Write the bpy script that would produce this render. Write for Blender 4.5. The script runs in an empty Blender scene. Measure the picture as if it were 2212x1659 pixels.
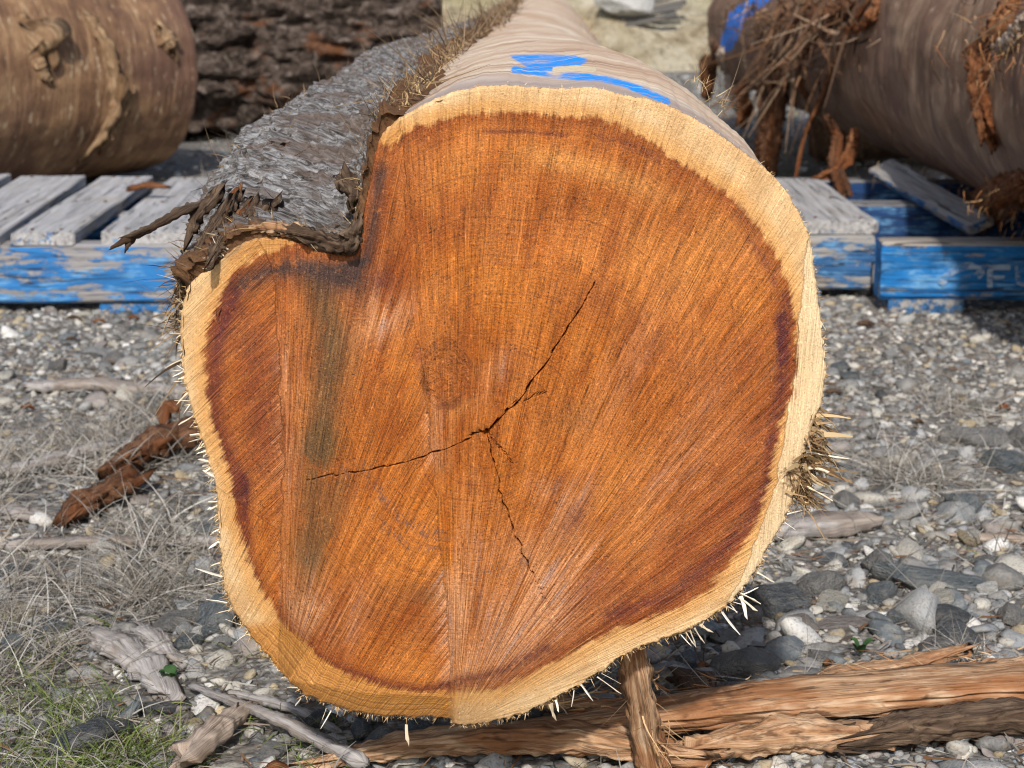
import bpy, math, random
import numpy as np
from mathutils import Vector, Matrix, Quaternion

# ------------------------------------------------------------------ camera, sky, sun
S = bpy.context.scene
CAM_H, PITCH, FPX = 0.725, math.radians(13.08), 4000.0      # FPX: focal length for a 2212 px wide picture
YF = 1.45                                                   # distance of the sawn face
cam_d = bpy.data.cameras.new('camera'); cam = bpy.data.objects.new('camera', cam_d)
S.collection.objects.link(cam); S.camera = cam
cam.location = (0, 0, CAM_H); cam.rotation_euler = (math.pi / 2 - PITCH, 0, 0)
cam_d.sensor_width = 36; cam_d.lens = 36 * FPX / 2212; cam_d.clip_start = 0.05; cam_d.clip_end = 300
cam_d.dof.use_dof = True; cam_d.dof.focus_distance = 1.52; cam_d.dof.aperture_fstop = 15

SUN_EL, SUN_AZ = math.radians(40), math.radians(-4)          # azimuth: almost straight behind the camera
sdir = Vector((math.sin(SUN_AZ) * math.cos(SUN_EL), -math.cos(SUN_AZ) * math.cos(SUN_EL), math.sin(SUN_EL)))
W = bpy.data.worlds.new('World'); S.world = W; W.use_nodes = True
wn = W.node_tree; sky = wn.nodes.new('ShaderNodeTexSky'); sky.sky_type = 'NISHITA'; sky.sun_disc = False
sky.sun_elevation = SUN_EL; sky.sun_rotation = math.atan2(sdir.x, sdir.y); sky.air_density = 1.2; sky.dust_density = 2.0
wn.links.new(sky.outputs[0], wn.nodes['Background'].inputs[0]); wn.nodes['Background'].inputs[1].default_value = 0.115
sun_d = bpy.data.lights.new('sun', 'SUN'); sun_d.energy = 3.9; sun_d.angle = math.radians(2.0); sun_d.color = (1.0, 0.94, 0.86)
sun = bpy.data.objects.new('sun', sun_d); S.collection.objects.link(sun)
sun.rotation_euler = sdir.to_track_quat('Z', 'Y').to_euler(); sun.location = sdir * 20
S.view_settings.view_transform = 'Standard'; S.view_settings.look = 'None'; S.view_settings.exposure = 0.0
S.view_settings.gamma = 1.0
S.cycles.max_bounces = 6; S.cycles.diffuse_bounces = 3; S.cycles.use_denoising = True; S.cycles.filter_width = 1.1

# ------------------------------------------------------------------ helpers
C = S.collection
rng = np.random.default_rng(7); random.seed(7)
cP, sP = math.cos(PITCH), math.sin(PITCH)

def ray(x, y):
    dx = (np.asarray(x, float) - 1106) / FPX; dy = -(np.asarray(y, float) - 829.5) / FPX
    return np.stack([dx, cP + dy * sP, -sP + dy * cP], -1)
def at(x, y, Y):                      # picture direction -> point at horizontal distance Y
    r = ray(x, y); return r * (np.asarray(Y, float) / r[..., 1])[..., None] + np.array([0, 0, CAM_H])
def onz(x, y, z=0.0):                 # picture direction -> point on the level z
    r = ray(x, y); return r * ((z - CAM_H) / r[..., 2])[..., None] + np.array([0, 0, CAM_H])
def project(P):
    q = P - np.array([0, 0, CAM_H]); d = q[..., 1] * cP - q[..., 2] * sP; u = q[..., 1] * sP + q[..., 2] * cP
    return 1106 + FPX * q[..., 0] / d, 829.5 - FPX * u / d

def smooth(a, b, x):
    t = np.clip((x - a) / (b - a), 0, 1); return t * t * (3 - 2 * t)

_perm = np.random.default_rng(3).random(4096)
def vnoise(p):
    i = np.floor(p).astype(np.int64); f = p - i; f = f * f * (3 - 2 * f)
    def h(a, b, c): return _perm[(a * 1619 + b * 31337 + c * 6971 + ((a * 7 + c * 13) ^ (b * 5))) & 4095]
    x, y, z = i[..., 0], i[..., 1], i[..., 2]; fx, fy, fz = f[..., 0], f[..., 1], f[..., 2]
    def l(a, b, t): return a + (b - a) * t
    return l(l(l(h(x, y, z), h(x + 1, y, z), fx), l(h(x, y + 1, z), h(x + 1, y + 1, z), fx), fy),
             l(l(h(x, y, z + 1), h(x + 1, y, z + 1), fx), l(h(x, y + 1, z + 1), h(x + 1, y + 1, z + 1), fx), fy), fz) * 2 - 1
def fbm(p, o=4, gain=.5, ridged=False):
    p = np.asarray(p, float); s = np.zeros(p.shape[:-1]); a = 1.
    for k in range(o):
        n = vnoise(p + 17.3 * k); s += a * ((1 - 2 * np.abs(n)) if ridged else n); p = p * 2.03; a *= gain
    return s

def mesh(name, V, F, smooth_=True):
    V = np.ascontiguousarray(V, np.float32).reshape(-1, 3); F = np.ascontiguousarray(F, np.int32); k = F.shape[1]
    m = bpy.data.meshes.new(name); m.vertices.add(len(V)); m.vertices.foreach_set('co', V.ravel())
    m.loops.add(F.size); m.loops.foreach_set('vertex_index', F.ravel()); m.polygons.add(len(F))
    m.polygons.foreach_set('loop_start', np.arange(0, F.size, k, dtype=np.int32))
    m.polygons.foreach_set('loop_total', np.full(len(F), k, np.int32))
    m.polygons.foreach_set('use_smooth', np.full(len(F), smooth_, bool)); m.update(calc_edges=True); m.validate()
    return m
def attr(m, name, data):
    data = np.asarray(data, np.float32)
    if data.ndim == 1: a = m.attributes.new(name, 'FLOAT', 'POINT'); a.data.foreach_set('value', data)
    elif data.shape[1] == 3: a = m.attributes.new(name, 'FLOAT_VECTOR', 'POINT'); a.data.foreach_set('vector', data.ravel())
    else: a = m.attributes.new(name, 'FLOAT_COLOR', 'POINT'); a.data.foreach_set('color', data.ravel())
def obj(name, m, mat=None, parent=None, label=None, cat=None, group=None, kind=None):
    o = bpy.data.objects.new(name, m); C.objects.link(o)
    if mat is not None and m is not None and not m.materials: m.materials.append(mat)
    if parent is not None: o.parent = parent
    for k, v in (('label', label), ('category', cat), ('group', group), ('kind', kind)):
        if v: o[k] = v
    return o
def gridfaces(nu, nv, wrap=False):    # nu rows of nv
    a = np.arange(nu * nv).reshape(nu, nv)
    b = np.concatenate([a, a[:, :1]], 1) if wrap else a
    return np.stack([b[:-1, :-1], b[:-1, 1:], b[1:, 1:], b[1:, :-1]], -1).reshape(-1, 4)

def polydist(X, Y, pts):              # distance to an open polyline, and the position along it 0..1
    best = np.full(X.shape, 1e9); tt = np.zeros(X.shape); n = len(pts) - 1
    for k in range(n):
        (ax, ay), (bx, by) = pts[k], pts[k + 1]; dx, dy = bx - ax, by - ay
        t = np.clip(((X - ax) * dx + (Y - ay) * dy) / (dx * dx + dy * dy + 1e-9), 0, 1)
        d = np.hypot(X - ax - t * dx, Y - ay - t * dy); m = d < best
        best = np.where(m, d, best); tt = np.where(m, (k + t) / n, tt)
    return best, tt
def inside(X, Y, pts):
    r = np.zeros(X.shape, bool); n = len(pts)
    for k in range(n):
        (ax, ay), (bx, by) = pts[k], pts[(k + 1) % n]
        c = (ay > Y) != (by > Y); r ^= c & (X < (bx - ax) * (Y - ay) / (by - ay + 1e-12) + ax)
    return r

# ------------------------------------------------------------------ node helper
class NT:
    def __init__(self, name, rough=.8, spec=.3):
        self.mat = bpy.data.materials.new(name); self.mat.use_nodes = True; self.t = self.mat.node_tree
        self.b = self.t.nodes['Principled BSDF']; self.b.inputs['Roughness'].default_value = rough
        self.b.inputs['Specular IOR Level'].default_value = spec
    def put(self, sock, v):
        if hasattr(v, 'links') or isinstance(v, bpy.types.NodeSocket): self.t.links.new(v, sock)
        elif v is not None:
            if isinstance(v, (tuple, list)) and len(v) == 3 and len(sock.default_value) == 4: v = tuple(v) + (1,)
            sock.default_value = v
    def math(self, op, a, b=0., c=0., clamp=False):
        n = self.t.nodes.new('ShaderNodeMath'); n.operation = op; n.use_clamp = clamp
        for i, v in enumerate((a, b, c)): self.put(n.inputs[i], v)
        return n.outputs[0]
    def mix(self, f, a, b, blend='MIX'):
        n = self.t.nodes.new('ShaderNodeMix'); n.data_type = 'RGBA'; n.blend_type = blend; n.clamp_factor = True
        self.put(n.inputs[0], f); self.put(n.inputs[6], a); self.put(n.inputs[7], b); return n.outputs[2]
    def noise(self, vec, scale=1., detail=3., rough=.55, dist=0., out=0):
        n = self.t.nodes.new('ShaderNodeTexNoise'); self.put(n.inputs['Vector'], vec)
        n.inputs['Scale'].default_value = scale; n.inputs['Detail'].default_value = detail
        n.inputs['Roughness'].default_value = rough; n.inputs['Distortion'].default_value = dist; return n.outputs[out]
    def vor(self, vec, scale=1., feat='F1', out='Distance', rand=1.):
        n = self.t.nodes.new('ShaderNodeTexVoronoi'); n.feature = feat; self.put(n.inputs['Vector'], vec)
        n.inputs['Scale'].default_value = scale; n.inputs['Randomness'].default_value = rand; return n.outputs[out]
    def ramp(self, f, *stops):
        n = self.t.nodes.new('ShaderNodeValToRGB'); e = n.color_ramp.elements
        while len(e) < len(stops): e.new(.5)
        for el, (p, c) in zip(e, stops):
            el.position = p; el.color = (c, c, c, 1) if isinstance(c, (int, float)) else tuple(c) + (1,)
        self.put(n.inputs[0], f); return n.outputs[0]
    def step(self, f, a, b):
        n = self.t.nodes.new('ShaderNodeMapRange'); n.interpolation_type = 'SMOOTHSTEP'; self.put(n.inputs[0], f)
        n.inputs[1].default_value = a; n.inputs[2].default_value = b; return n.outputs[0]
    def attr(self, name, out='Fac'):
        n = self.t.nodes.new('ShaderNodeAttribute'); n.attribute_name = name; return n.outputs[out]
    def sep(self, v):
        n = self.t.nodes.new('ShaderNodeSeparateXYZ'); self.put(n.inputs[0], v); return n.outputs
    def sepc(self, v):
        n = self.t.nodes.new('ShaderNodeSeparateColor'); self.put(n.inputs[0], v); return n.outputs
    def comb(self, x, y, z=0.):
        n = self.t.nodes.new('ShaderNodeCombineXYZ')
        for i, v in enumerate((x, y, z)): self.put(n.inputs[i], v)
        return n.outputs[0]
    def map(self, v, scale=(1, 1, 1), loc=(0, 0, 0), rot=(0, 0, 0)):
        n = self.t.nodes.new('ShaderNodeMapping'); self.put(n.inputs[0], v)
        n.inputs['Scale'].default_value = scale; n.inputs['Location'].default_value = loc; n.inputs['Rotation'].default_value = rot
        return n.outputs[0]
    def tex(self, out='Object'):
        return self.t.nodes.new('ShaderNodeTexCoord').outputs[out]
    def rand(self): return self.t.nodes.new('ShaderNodeObjectInfo').outputs['Random']
    def bump(self, h, strength=.5, dist=.001, normal=None):
        n = self.t.nodes.new('ShaderNodeBump'); self.put(n.inputs['Height'], h)
        n.inputs['Strength'].default_value = strength; n.inputs['Distance'].default_value = dist
        if normal is not None: self.t.links.new(normal, n.inputs['Normal'])
        return n.outputs[0]
    def done(self, color, normal=None, rough=None):
        self.put(self.b.inputs['Base Color'], color)
        if normal is not None: self.put(self.b.inputs['Normal'], normal)
        if rough is not None: self.put(self.b.inputs['Roughness'], rough)
        return self.mat

# ------------------------------------------------------------------ materials
def m_saw():
    N = NT('sawn_wood', .55, .35); P = N.tex('Object')
    sv = N.sep(N.attr('saw', 'Vector')); v, u, reg = sv[0], sv[1], sv[2]
    ed = N.sep(N.attr('edge', 'Vector')); heart, ring, rim = ed[0], ed[1], ed[2]
    c1 = N.sepc(N.attr('m1', 'Color')); purple, dark, olive = c1[0], c1[1], c1[2]; pale = N.attr('m1', 'Alpha')
    c2 = N.sepc(N.attr('m2', 'Color')); knot, light, arcs = c2[0], c2[1], c2[2]; dirt = N.attr('m2', 'Alpha')
    c3 = N.sepc(N.attr('m3', 'Color')); amber, redd, orange = c3[0], c3[1], c3[2]
    MU, AD = lambda a, b: N.math('MULTIPLY', a, b), lambda a, b: N.math('ADD', a, b)
    sn = lambda fv, fu, o, d=2, r=.6: N.noise(N.comb(MU(v, fv), MU(u, fu), AD(reg, o)), 1, d, r)
    fine, mid, wide = sn(.34, .010, 0.), sn(.11, .005, 7.), sn(.03, .004, 3.)
    hair = sn(.75, .02, 5., 1)
    cloud, cl2 = N.noise(P, 7., 4, .6), N.noise(P, 34., 4, .65)
    grain, pore, fleck = N.noise(P, 620., 2, .7), N.noise(N.map(P, (1, 1, 1), (3, 1, 2)), 430., 1, .5), N.noise(N.map(P, (1, 1, .55), (5, 2, 1)), 480., 1, .5)
    # heartwood
    hw = N.ramp(AD(MU(cloud, .7), MU(cl2, .3)), (.36, (.27, .078, .013)), (.5, (.39, .128, .020)), (.64, (.50, .195, .040)))
    hw = N.mix(MU(redd, .85), hw, N.mix(cl2, (.15, .034, .006), (.27, .072, .012)))
    hw = N.mix(MU(orange, .75), hw, (.47, .165, .018))
    ringn = N.noise(N.comb(MU(ring, 46.), 0., 0.), 1, 4, .75)
    hw = N.mix(MU(N.step(ringn, .52, .64), .6), hw, (.20, .055, .010)); hw = N.mix(MU(N.step(ringn, .46, .34), .22), hw, (.58, .25, .07))
    hw = N.mix(MU(N.step(wide, .42, .62), .22), hw, (.56, .235, .085)); hw = N.mix(MU(N.step(wide, .5, .36), .30), hw, (.23, .05, .009))
    hw = N.mix(MU(olive, N.step(AD(cl2, MU(mid, .6)), .5, .8)), hw, N.mix(mid, (.065, .040, .02), (.21, .12, .058)))
    hw = N.mix(MU(light, .65), hw, (.62, .31, .105))
    hw = N.mix(MU(MU(pale, N.step(mid, .34, .56)), .85), hw, N.mix(fine, (.46, .21, .12), (.70, .43, .29)))
    hw = N.mix(MU(MU(pale, N.step(sn(.06, .006, 15.), .54, .66)), .6), hw, (.36, .28, .33))
    hw = N.mix(MU(MU(purple, N.step(N.noise(P, 150., 4, .75), .28, .50)), .97), hw, N.mix(cl2, (.04, .007, .016), (.13, .022, .034)))
    hw = N.mix(MU(MU(dark, N.step(N.noise(P, 85., 4, .75), .24, .48)), .97), hw, N.mix(cl2, (.018, .014, .02), (.09, .055, .06)))
    hw = N.mix(MU(MU(arcs, MU(N.step(sn(.16, .03, 51., 1), .48, .58), N.step(hair, .38, .5))), .85), hw, (.13, .085, .095))
    hw = N.mix(MU(knot, .55), hw, N.mix(N.step(N.noise(N.comb(MU(ring, 160.), 0., 0.), 1, 2, .6), .4, .6), (.14, .040, .009), (.34, .125, .03)))
    # sapwood
    sw = N.ramp(N.noise(P, 22., 4, .6), (.3, (.56, .33, .145)), (.55, (.68, .45, .225)), (.75, (.75, .55, .33)))
    sw = N.mix(N.step(heart, 48., 8.), sw, N.mix(cl2, (.54, .25, .07), (.70, .40, .15)))
    rl = N.noise(N.comb(MU(ring, 150.), 0., 0.), 1, 2, .6)
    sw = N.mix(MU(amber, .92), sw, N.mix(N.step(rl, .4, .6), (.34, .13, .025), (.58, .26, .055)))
    sw = N.mix(MU(N.attr('m3', 'Alpha'), .55), sw, (.90, .74, .48))
    edge_n = AD(heart, AD(N.math('MULTIPLY_ADD', mid, 26., -13.), AD(N.math('MULTIPLY_ADD', fine, 16., -8.), N.math('MULTIPLY_ADD', N.noise(P, 70., 4, .65), 40., -20.))))
    f = N.step(edge_n, -7., 8.)
    hw = N.mix(MU(N.step(edge_n, -40., -4.), .55), hw, (.20, .052, .010))
    hw = N.mix(1., hw, (.97, .83, .60), 'MULTIPLY')
    kr = N.attr('kring')
    hw = N.mix(MU(N.step(kr, .3, .85), .55), hw, (.12, .030, .007))
    col = N.mix(f, hw, sw)
    col = N.mix(MU(dirt, N.step(N.noise(P, 140., 4, .7), .35, .55)), col, N.mix(pore, (.13, .08, .042), (.44, .30, .17)))
    # torn grain: every mark scales the colour beneath it
    k = AD(MU(N.math('SUBTRACT', fine, .5), 1.5), AD(MU(N.math('SUBTRACT', mid, .5), .9), AD(MU(N.math('SUBTRACT', grain, .5), 1.7), AD(MU(N.math('SUBTRACT', hair, .5), 1.1), MU(N.math('SUBTRACT', N.noise(N.comb(MU(ring, 210.), 0., 0.), 1, 2, .6), .5), 1.15)))))
    k = MU(k, N.math('SUBTRACT', 1., MU(f, .62)))
    col = N.mix(1., col, N.math('MAXIMUM', AD(k, 1.), .25), 'MULTIPLY')
    col = N.mix(MU(N.step(pore, .36, .24), N.math('SUBTRACT', .75, MU(f, .3))), col, N.mix(1., col, (.28, .22, .18), 'MULTIPLY'))
    br = MU(N.step(fleck, .63, .73), AD(MU(N.step(mid, .42, .62), .5), .22))
    col = N.mix(br, col, N.mix(1., N.mix(1., col, (1.35, 1.45, 1.6), 'MULTIPLY'), (.15, .075, .03), 'ADD'))
    line = N.step(sn(.24, .0022, 23., 1), .62, .70)
    col = N.mix(MU(line, N.math('SUBTRACT', .55, MU(f, .3))), col, N.mix(1., N.mix(1., col, (1.3, 1.35, 1.5), 'MULTIPLY'), (.12, .055, .025), 'ADD'))
    col = N.mix(MU(N.step(sn(.24, .003, 33., 1), .38, .31), .32), col, N.mix(1., col, (.5, .42, .36), 'MULTIPLY'))
    h = AD(MU(line, .8), AD(MU(fine, 1.2), AD(MU(mid, 1.4), AD(MU(hair, .5), MU(grain, N.math('MULTIPLY_ADD', knot, 1.2, 1.0))))))
    return N.done(col, N.bump(h, .7, .0012), N.ramp(grain, (.3, .62), (.7, .42)))

def m_debarked():
    N = NT('debarked_wood', .7, .25); P = N.tex('Object'); uv = N.attr('uvs', 'Vector'); a = N.sepc(N.attr('mk', 'Color'))
    s = N.sep(uv)                       # x: angle (m), y: along (m)
    st = N.noise(N.comb(N.math('MULTIPLY', s[0], 5.), N.math('MULTIPLY', s[1], 34.)), 1, 5, .6, .6)
    st2 = N.noise(N.comb(N.math('MULTIPLY', s[0], 26.), N.math('MULTIPLY', s[1], 130.)), 1, 3, .6)
    cl = N.noise(P, 6., 4, .6)
    c = N.ramp(st, (.30, (.36, .22, .15)), (.42, (.54, .38, .27)), (.54, (.66, .52, .39)), (.66, (.82, .73, .60)))
    c = N.mix(N.math('MULTIPLY', N.step(cl, .5, .65), .5), c, (.52, .32, .19))
    c = N.mix(N.math('MULTIPLY', N.step(st2, .55, .7), .35), c, (.28, .18, .13))
    nearend = N.step(s[1], .12, .02)
    c = N.mix(N.math('MULTIPLY', nearend, .75), c, N.mix(st2, (.27, .215, .215), (.46, .39, .36)))
    paint = N.step(N.math('ADD', a[0], N.math('MULTIPLY_ADD', N.noise(P, 150., 4, .7), .8, -.4)), .22, .66)
    c = N.mix(N.math('MULTIPLY', paint, N.math('SUBTRACT', 1., N.math('MULTIPLY', N.step(st2, .50, .36), .7))), c, N.mix(st2, (.004, .22, .80), (.012, .34, .92)))
    fib = N.step(N.math('ADD', a[1], N.math('MULTIPLY_ADD', N.noise(P, 160., 3, .7), .6, -.3)), .4, .6)
    c = N.mix(fib, c, N.mix(st2, (.45, .33, .18), (.9, .8, .6)))
    return N.done(c, N.bump(N.math('ADD', st, N.math('ADD', N.math('MULTIPLY', st2, .5), N.math('MULTIPLY', fib, N.noise(P, 500., 2, .6)))), .5, .0016))

def m_bark_grey():
    N = NT('grey_bark', .92, .15); P = N.tex('Object'); d = N.attr('depth')
    s = N.sep(N.attr('uvs', 'Vector')); e = N.attr('brown')
    n = N.noise(N.comb(N.math('MULTIPLY', s[0], 150.), N.math('MULTIPLY', s[1], 75.), 1.), 1, 5, .7, 1.0)
    n2 = N.noise(P, 420., 3, .65); cl = N.noise(P, 14., 3, .6)
    c = N.ramp(n, (.34, (.03, .025, .021)), (.43, (.11, .098, .09)), (.52, (.26, .25, .245)), (.66, (.50, .50, .51)))
    c = N.mix(N.math('MULTIPLY', N.step(n2, .5, .34), .5), c, (.07, .06, .05))
    c = N.mix(N.math('MULTIPLY', N.step(cl, .47, .60), .75), c, N.mix(n, (.05, .034, .024), (.25, .18, .14)))
    c = N.mix(N.step(N.noise(P, 55., 4, .7, .8), .40, .33), c, (.022, .017, .014))
    c = N.mix(N.step(d, .30, .02), c, (.030, .022, .017))
    br = N.step(N.math('ADD', e, N.math('MULTIPLY_ADD', N.noise(P, 35., 4, .7), .9, -.45)), .42, .62)
    c = N.mix(br, c, N.mix(n2, (.05, .026, .015), (.24, .125, .06)))
    return N.done(c, N.bump(N.math('ADD', n, N.math('MULTIPLY', n2, .25)), .9, .004))

def m_fibre_bark(name, dark, midc, lightc, red, axis_scale=(30, 30, 520), bscale=.0022):
    """torn stringy bark: colour streaks run along the piece (attribute grn: x across, y along)"""
    N = NT(name, .85, .2); P = N.tex('Object'); g = N.sep(N.attr('grn', 'Vector'))
    r = N.rand()
    st = N.noise(N.comb(N.math('MULTIPLY', g[0], axis_scale[2]), N.math('MULTIPLY', g[1], axis_scale[0]), N.math('MULTIPLY_ADD', r, 9., g[2])), 1, 5, .7, .5)
    cl = N.noise(N.comb(N.math('MULTIPLY', g[0], 30.), N.math('MULTIPLY', g[1], 7.), N.math('MULTIPLY', r, 5.)), 1, 4, .6)
    c = N.ramp(st, (.28, dark), (.46, midc), (.70, lightc))
    c = N.mix(N.math('MULTIPLY', N.step(cl, .46, .60), .75), c, N.mix(st, [q * .45 for q in red], red))
    c = N.mix(N.math('MULTIPLY', N.step(N.noise(N.comb(N.math('MULTIPLY', g[0], axis_scale[2] * .5), N.math('MULTIPLY', g[1], axis_scale[0] * 1.5), g[2]), 1, 3, .7), .44, .32), .7), c, [q * .5 for q in dark])
    return N.done(c, N.bump(st, .9, bscale))

def m_log_brown(name, d, m, l, pink, stripes=75.):
    N = NT(name, .62, .3); P = N.tex('Object'); s = N.sep(N.attr('uvs', 'Vector'))
    st = N.noise(N.comb(N.math('MULTIPLY', s[0], 3.5), N.math('MULTIPLY', s[1], stripes * .5)), 1, 5, .62, .5)
    sp = N.noise(N.comb(N.math('MULTIPLY', s[0], 16.), N.math('MULTIPLY', s[1], 40.)), 1, 4, .7)
    cl = N.noise(P, 6.5, 6, .7)
    c = N.ramp(cl, (.30, d), (.50, m), (.68, l))
    c = N.mix(N.math('MULTIPLY', N.step(st, .52, .7), .7), c, l)
    c = N.mix(N.math('MULTIPLY', N.step(st, .46, .30), .6), c, d)
    c = N.mix(N.math('MULTIPLY', N.step(N.noise(P, 2.4, 4, .6), .48, .62), .6), c, [d[0] * 1.5, d[1] * 1.55, d[2] * 1.9])
    c = N.mix(N.math('MULTIPLY', N.step(sp, .57, .68), .8), c, pink)
    c = N.mix(N.math('MULTIPLY', N.step(sp, .40, .28), .5), c, [q * .5 for q in d])
    k = N.sepc(N.attr('mk', 'Color'))
    c = N.mix(N.step(N.math('ADD', k[0], N.math('MULTIPLY_ADD', N.noise(N.comb(N.math('MULTIPLY', s[0], 14.), N.math('MULTIPLY', s[1], 26.)), 1, 4, .6), 1.5, -.75)), .38, .5), c, (.015, .22, .85))
    return N.done(c, N.bump(N.math('ADD', st, N.math('MULTIPLY', sp, .8)), .6, .012))

def m_dark_bark():
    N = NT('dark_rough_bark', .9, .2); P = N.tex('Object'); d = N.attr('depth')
    n = N.noise(N.map(P, (1.2, 1.4, 1.4)), 20., 7, .75, .9); cl = N.noise(N.map(P, (1, 1, 1.2)), 6., 5, .65); n2 = N.noise(P, 70., 3, .7)
    c = N.ramp(n, (.36, (.016, .012, .010)), (.48, (.065, .047, .038)), (.58, (.16, .125, .105)), (.70, (.36, .32, .29)))
    c = N.mix(N.math('MULTIPLY', N.step(cl, .55, .66), .7), c, N.mix(n2, (.07, .025, .012), (.30, .12, .045)))
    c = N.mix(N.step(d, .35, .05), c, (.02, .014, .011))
    return N.done(c, N.bump(n, 1., .02))

def m_plank(name, paint, wood_d, wood_l, blue=(.03, .19, .50)):
    """grey weathered timber with peeling blue paint; paint = share of paint on faces turned sideways, on top"""
    N = NT(name, .75, .25); P = N.tex('Object'); r = N.rand()
    Q = N.map(P, (1, 1, 1)); s = N.sep(P)
    off = N.math('MULTIPLY', r, 13.)
    gv = N.comb(N.math('MULTIPLY_ADD', s[0], 3.0, off), N.math('MULTIPLY', s[1], 60.), N.math('MULTIPLY', s[2], 60.))
    g = N.noise(gv, 1, 5, .65, .4); g2 = N.noise(N.comb(N.math('MULTIPLY_ADD', s[0], 9., off), N.math('MULTIPLY', s[1], 220.), N.math('MULTIPLY', s[2], 220.)), 1, 3, .6)
    cl = N.noise(N.comb(N.math('ADD', s[0], off), s[1], s[2]), 7., 4, .6)
    c = N.ramp(g, (.28, wood_d), (.5, [(a + b) / 2 for a, b in zip(wood_d, wood_l)]), (.72, wood_l))
    c = N.mix(N.math('MULTIPLY', N.step(g2, .46, .34), .5), c, [q * .45 for q in wood_d])
    c = N.mix(N.math('MULTIPLY', N.step(cl, .5, .7), .35), c, (.36, .29, .22))
    pv = N.comb(N.math('MULTIPLY_ADD', s[0], 9., off), N.math('MULTIPLY', s[1], 26.), N.math('MULTIPLY', s[2], 34.))
    pn = N.noise(pv, 1, 7, .74, .15)
    nz = N.sep(N.t.nodes.new('ShaderNodeNewGeometry').outputs['Normal'])[2]
    top = N.step(nz, .4, .75)
    thr = N.math('MULTIPLY_ADD', top, -paint[0] + paint[1], paint[0])       # share painted
    pm = N.step(N.math('SUBTRACT', N.math('ADD', thr, N.math('MULTIPLY', pn, 1.0)), 1.0), -.03, .03)
    bl = N.mix(N.step(N.noise(pv, 1.6, 4, .65), .48, .66), blue, (.16, .38, .66))
    bl = N.mix(N.math('MULTIPLY', N.step(N.noise(pv, .7, 3, .6), .46, .60), .5), bl, [q * .55 for q in blue])
    bl = N.mix(N.step(g2, .44, .36), bl, (.02, .05, .13))
    c = N.mix(pm, c, bl)
    crack = N.noise(N.comb(N.math('MULTIPLY_ADD', s[0], 1.2, off), N.math('MULTIPLY', s[1], 34.), N.math('MULTIPLY', s[2], 34.)), 1, 3, .5, .6)
    cr = N.step(N.math('ABSOLUTE', N.math('SUBTRACT', crack, .5)), .012, .004)
    c = N.mix(N.math('MULTIPLY', cr, .8), c, (.02, .02, .025))
    h = N.math('ADD', N.math('MULTIPLY', g, .6), N.math('SUBTRACT', N.math('MULTIPLY', pm, .35), N.math('MULTIPLY', cr, 1.2)))
    return N.done(c, N.bump(h, .7, .003))

def m_stone(name):
    N = NT(name, .82, .25); P = N.tex('Object'); c = N.attr('col', 'Color'); r = N.rand()
    n = N.noise(P, 60., 5, .65); n2 = N.noise(P, 320., 3, .6); n3 = N.noise(N.map(P, (1, 1, 2.6)), 24., 3, .6)
    c2 = N.mix(N.math('MULTIPLY', N.step(n, .4, .7), .45), c, (.46, .44, .40))
    c2 = N.mix(N.math('MULTIPLY', N.step(n2, .5, .32), .5), c2, (.09, .085, .08))
    c2 = N.mix(N.math('MULTIPLY', N.step(n3, .56, .68), .4), c2, (.28, .22, .15))
    return N.done(c2, N.bump(N.math('ADD', n, N.math('MULTIPLY', n2, .4)), .7, .004))

def m_rock():
    N = NT('rock', .85, .25); P = N.tex('Object'); r = N.rand()
    oc = N.t.nodes.new('ShaderNodeObjectInfo').outputs['Color']
    L = N.map(P, (1, 1, 1)); n = N.noise(L, 1.6, 5, .65); n2 = N.noise(L, 9., 4, .65); n3 = N.noise(N.map(P, (1, 1, 3.)), 2.2, 4, .6, .5)
    c = N.mix(N.math('MULTIPLY', N.step(n, .38, .66), .45), oc, N.mix(.6, oc, (.5, .48, .44)))
    c = N.mix(N.math('MULTIPLY', N.step(n3, .55, .66), .45), c, N.mix(.6, oc, (.23, .18, .12)))
    c = N.mix(N.math('MULTIPLY', N.step(n2, .46, .32), .4), c, N.mix(.75, oc, (.03, .03, .035)))
    c = N.mix(N.math('MULTIPLY', N.step(n2, .62, .72), .4), c, (.55, .53, .5))
    pm = N.attr('paintmask')
    c = N.mix(N.step(N.math('MULTIPLY', pm, N.math('ADD', n, N.math('MULTIPLY', n2, .3))), .72, .80), c, (.05, .17, .45))
    return N.done(c, N.bump(N.math('ADD', n, N.math('MULTIPLY', n2, .5)), .7, .12))

def m_ground():
    N = NT('gravelly_soil', .95, .15); P = N.tex('Object')
    cl = N.noise(P, .9, 4, .6); n = N.noise(P, 45., 5, .7); pv = N.vor(P, 95., 'F1', 'Color'); pd = N.vor(P, 95., 'F1', 'Distance')
    c = N.ramp(n, (.3, (.07, .066, .062)), (.5, (.16, .152, .143)), (.7, (.28, .27, .26)))
    pc = N.ramp(N.sepc(pv)[0], (.1, (.15, .145, .14)), (.45, (.27, .255, .235)), (.75, (.42, .39, .34)), (.95, (.52, .50, .46)))
    c = N.mix(N.math('MULTIPLY', N.step(pd, .55, .25), .7), c, pc)
    c = N.mix(N.math('MULTIPLY', N.step(cl, .52, .66), .55), c, (.15, .125, .085))
    return N.done(c, N.bump(N.math('SUBTRACT', n, N.math('MULTIPLY', pd, .8)), .8, .006))

def m_blade(name, cols, rough=.7):
    N = NT(name, rough, .25); c = N.attr('col', 'Color')
    return N.done(c)

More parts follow.
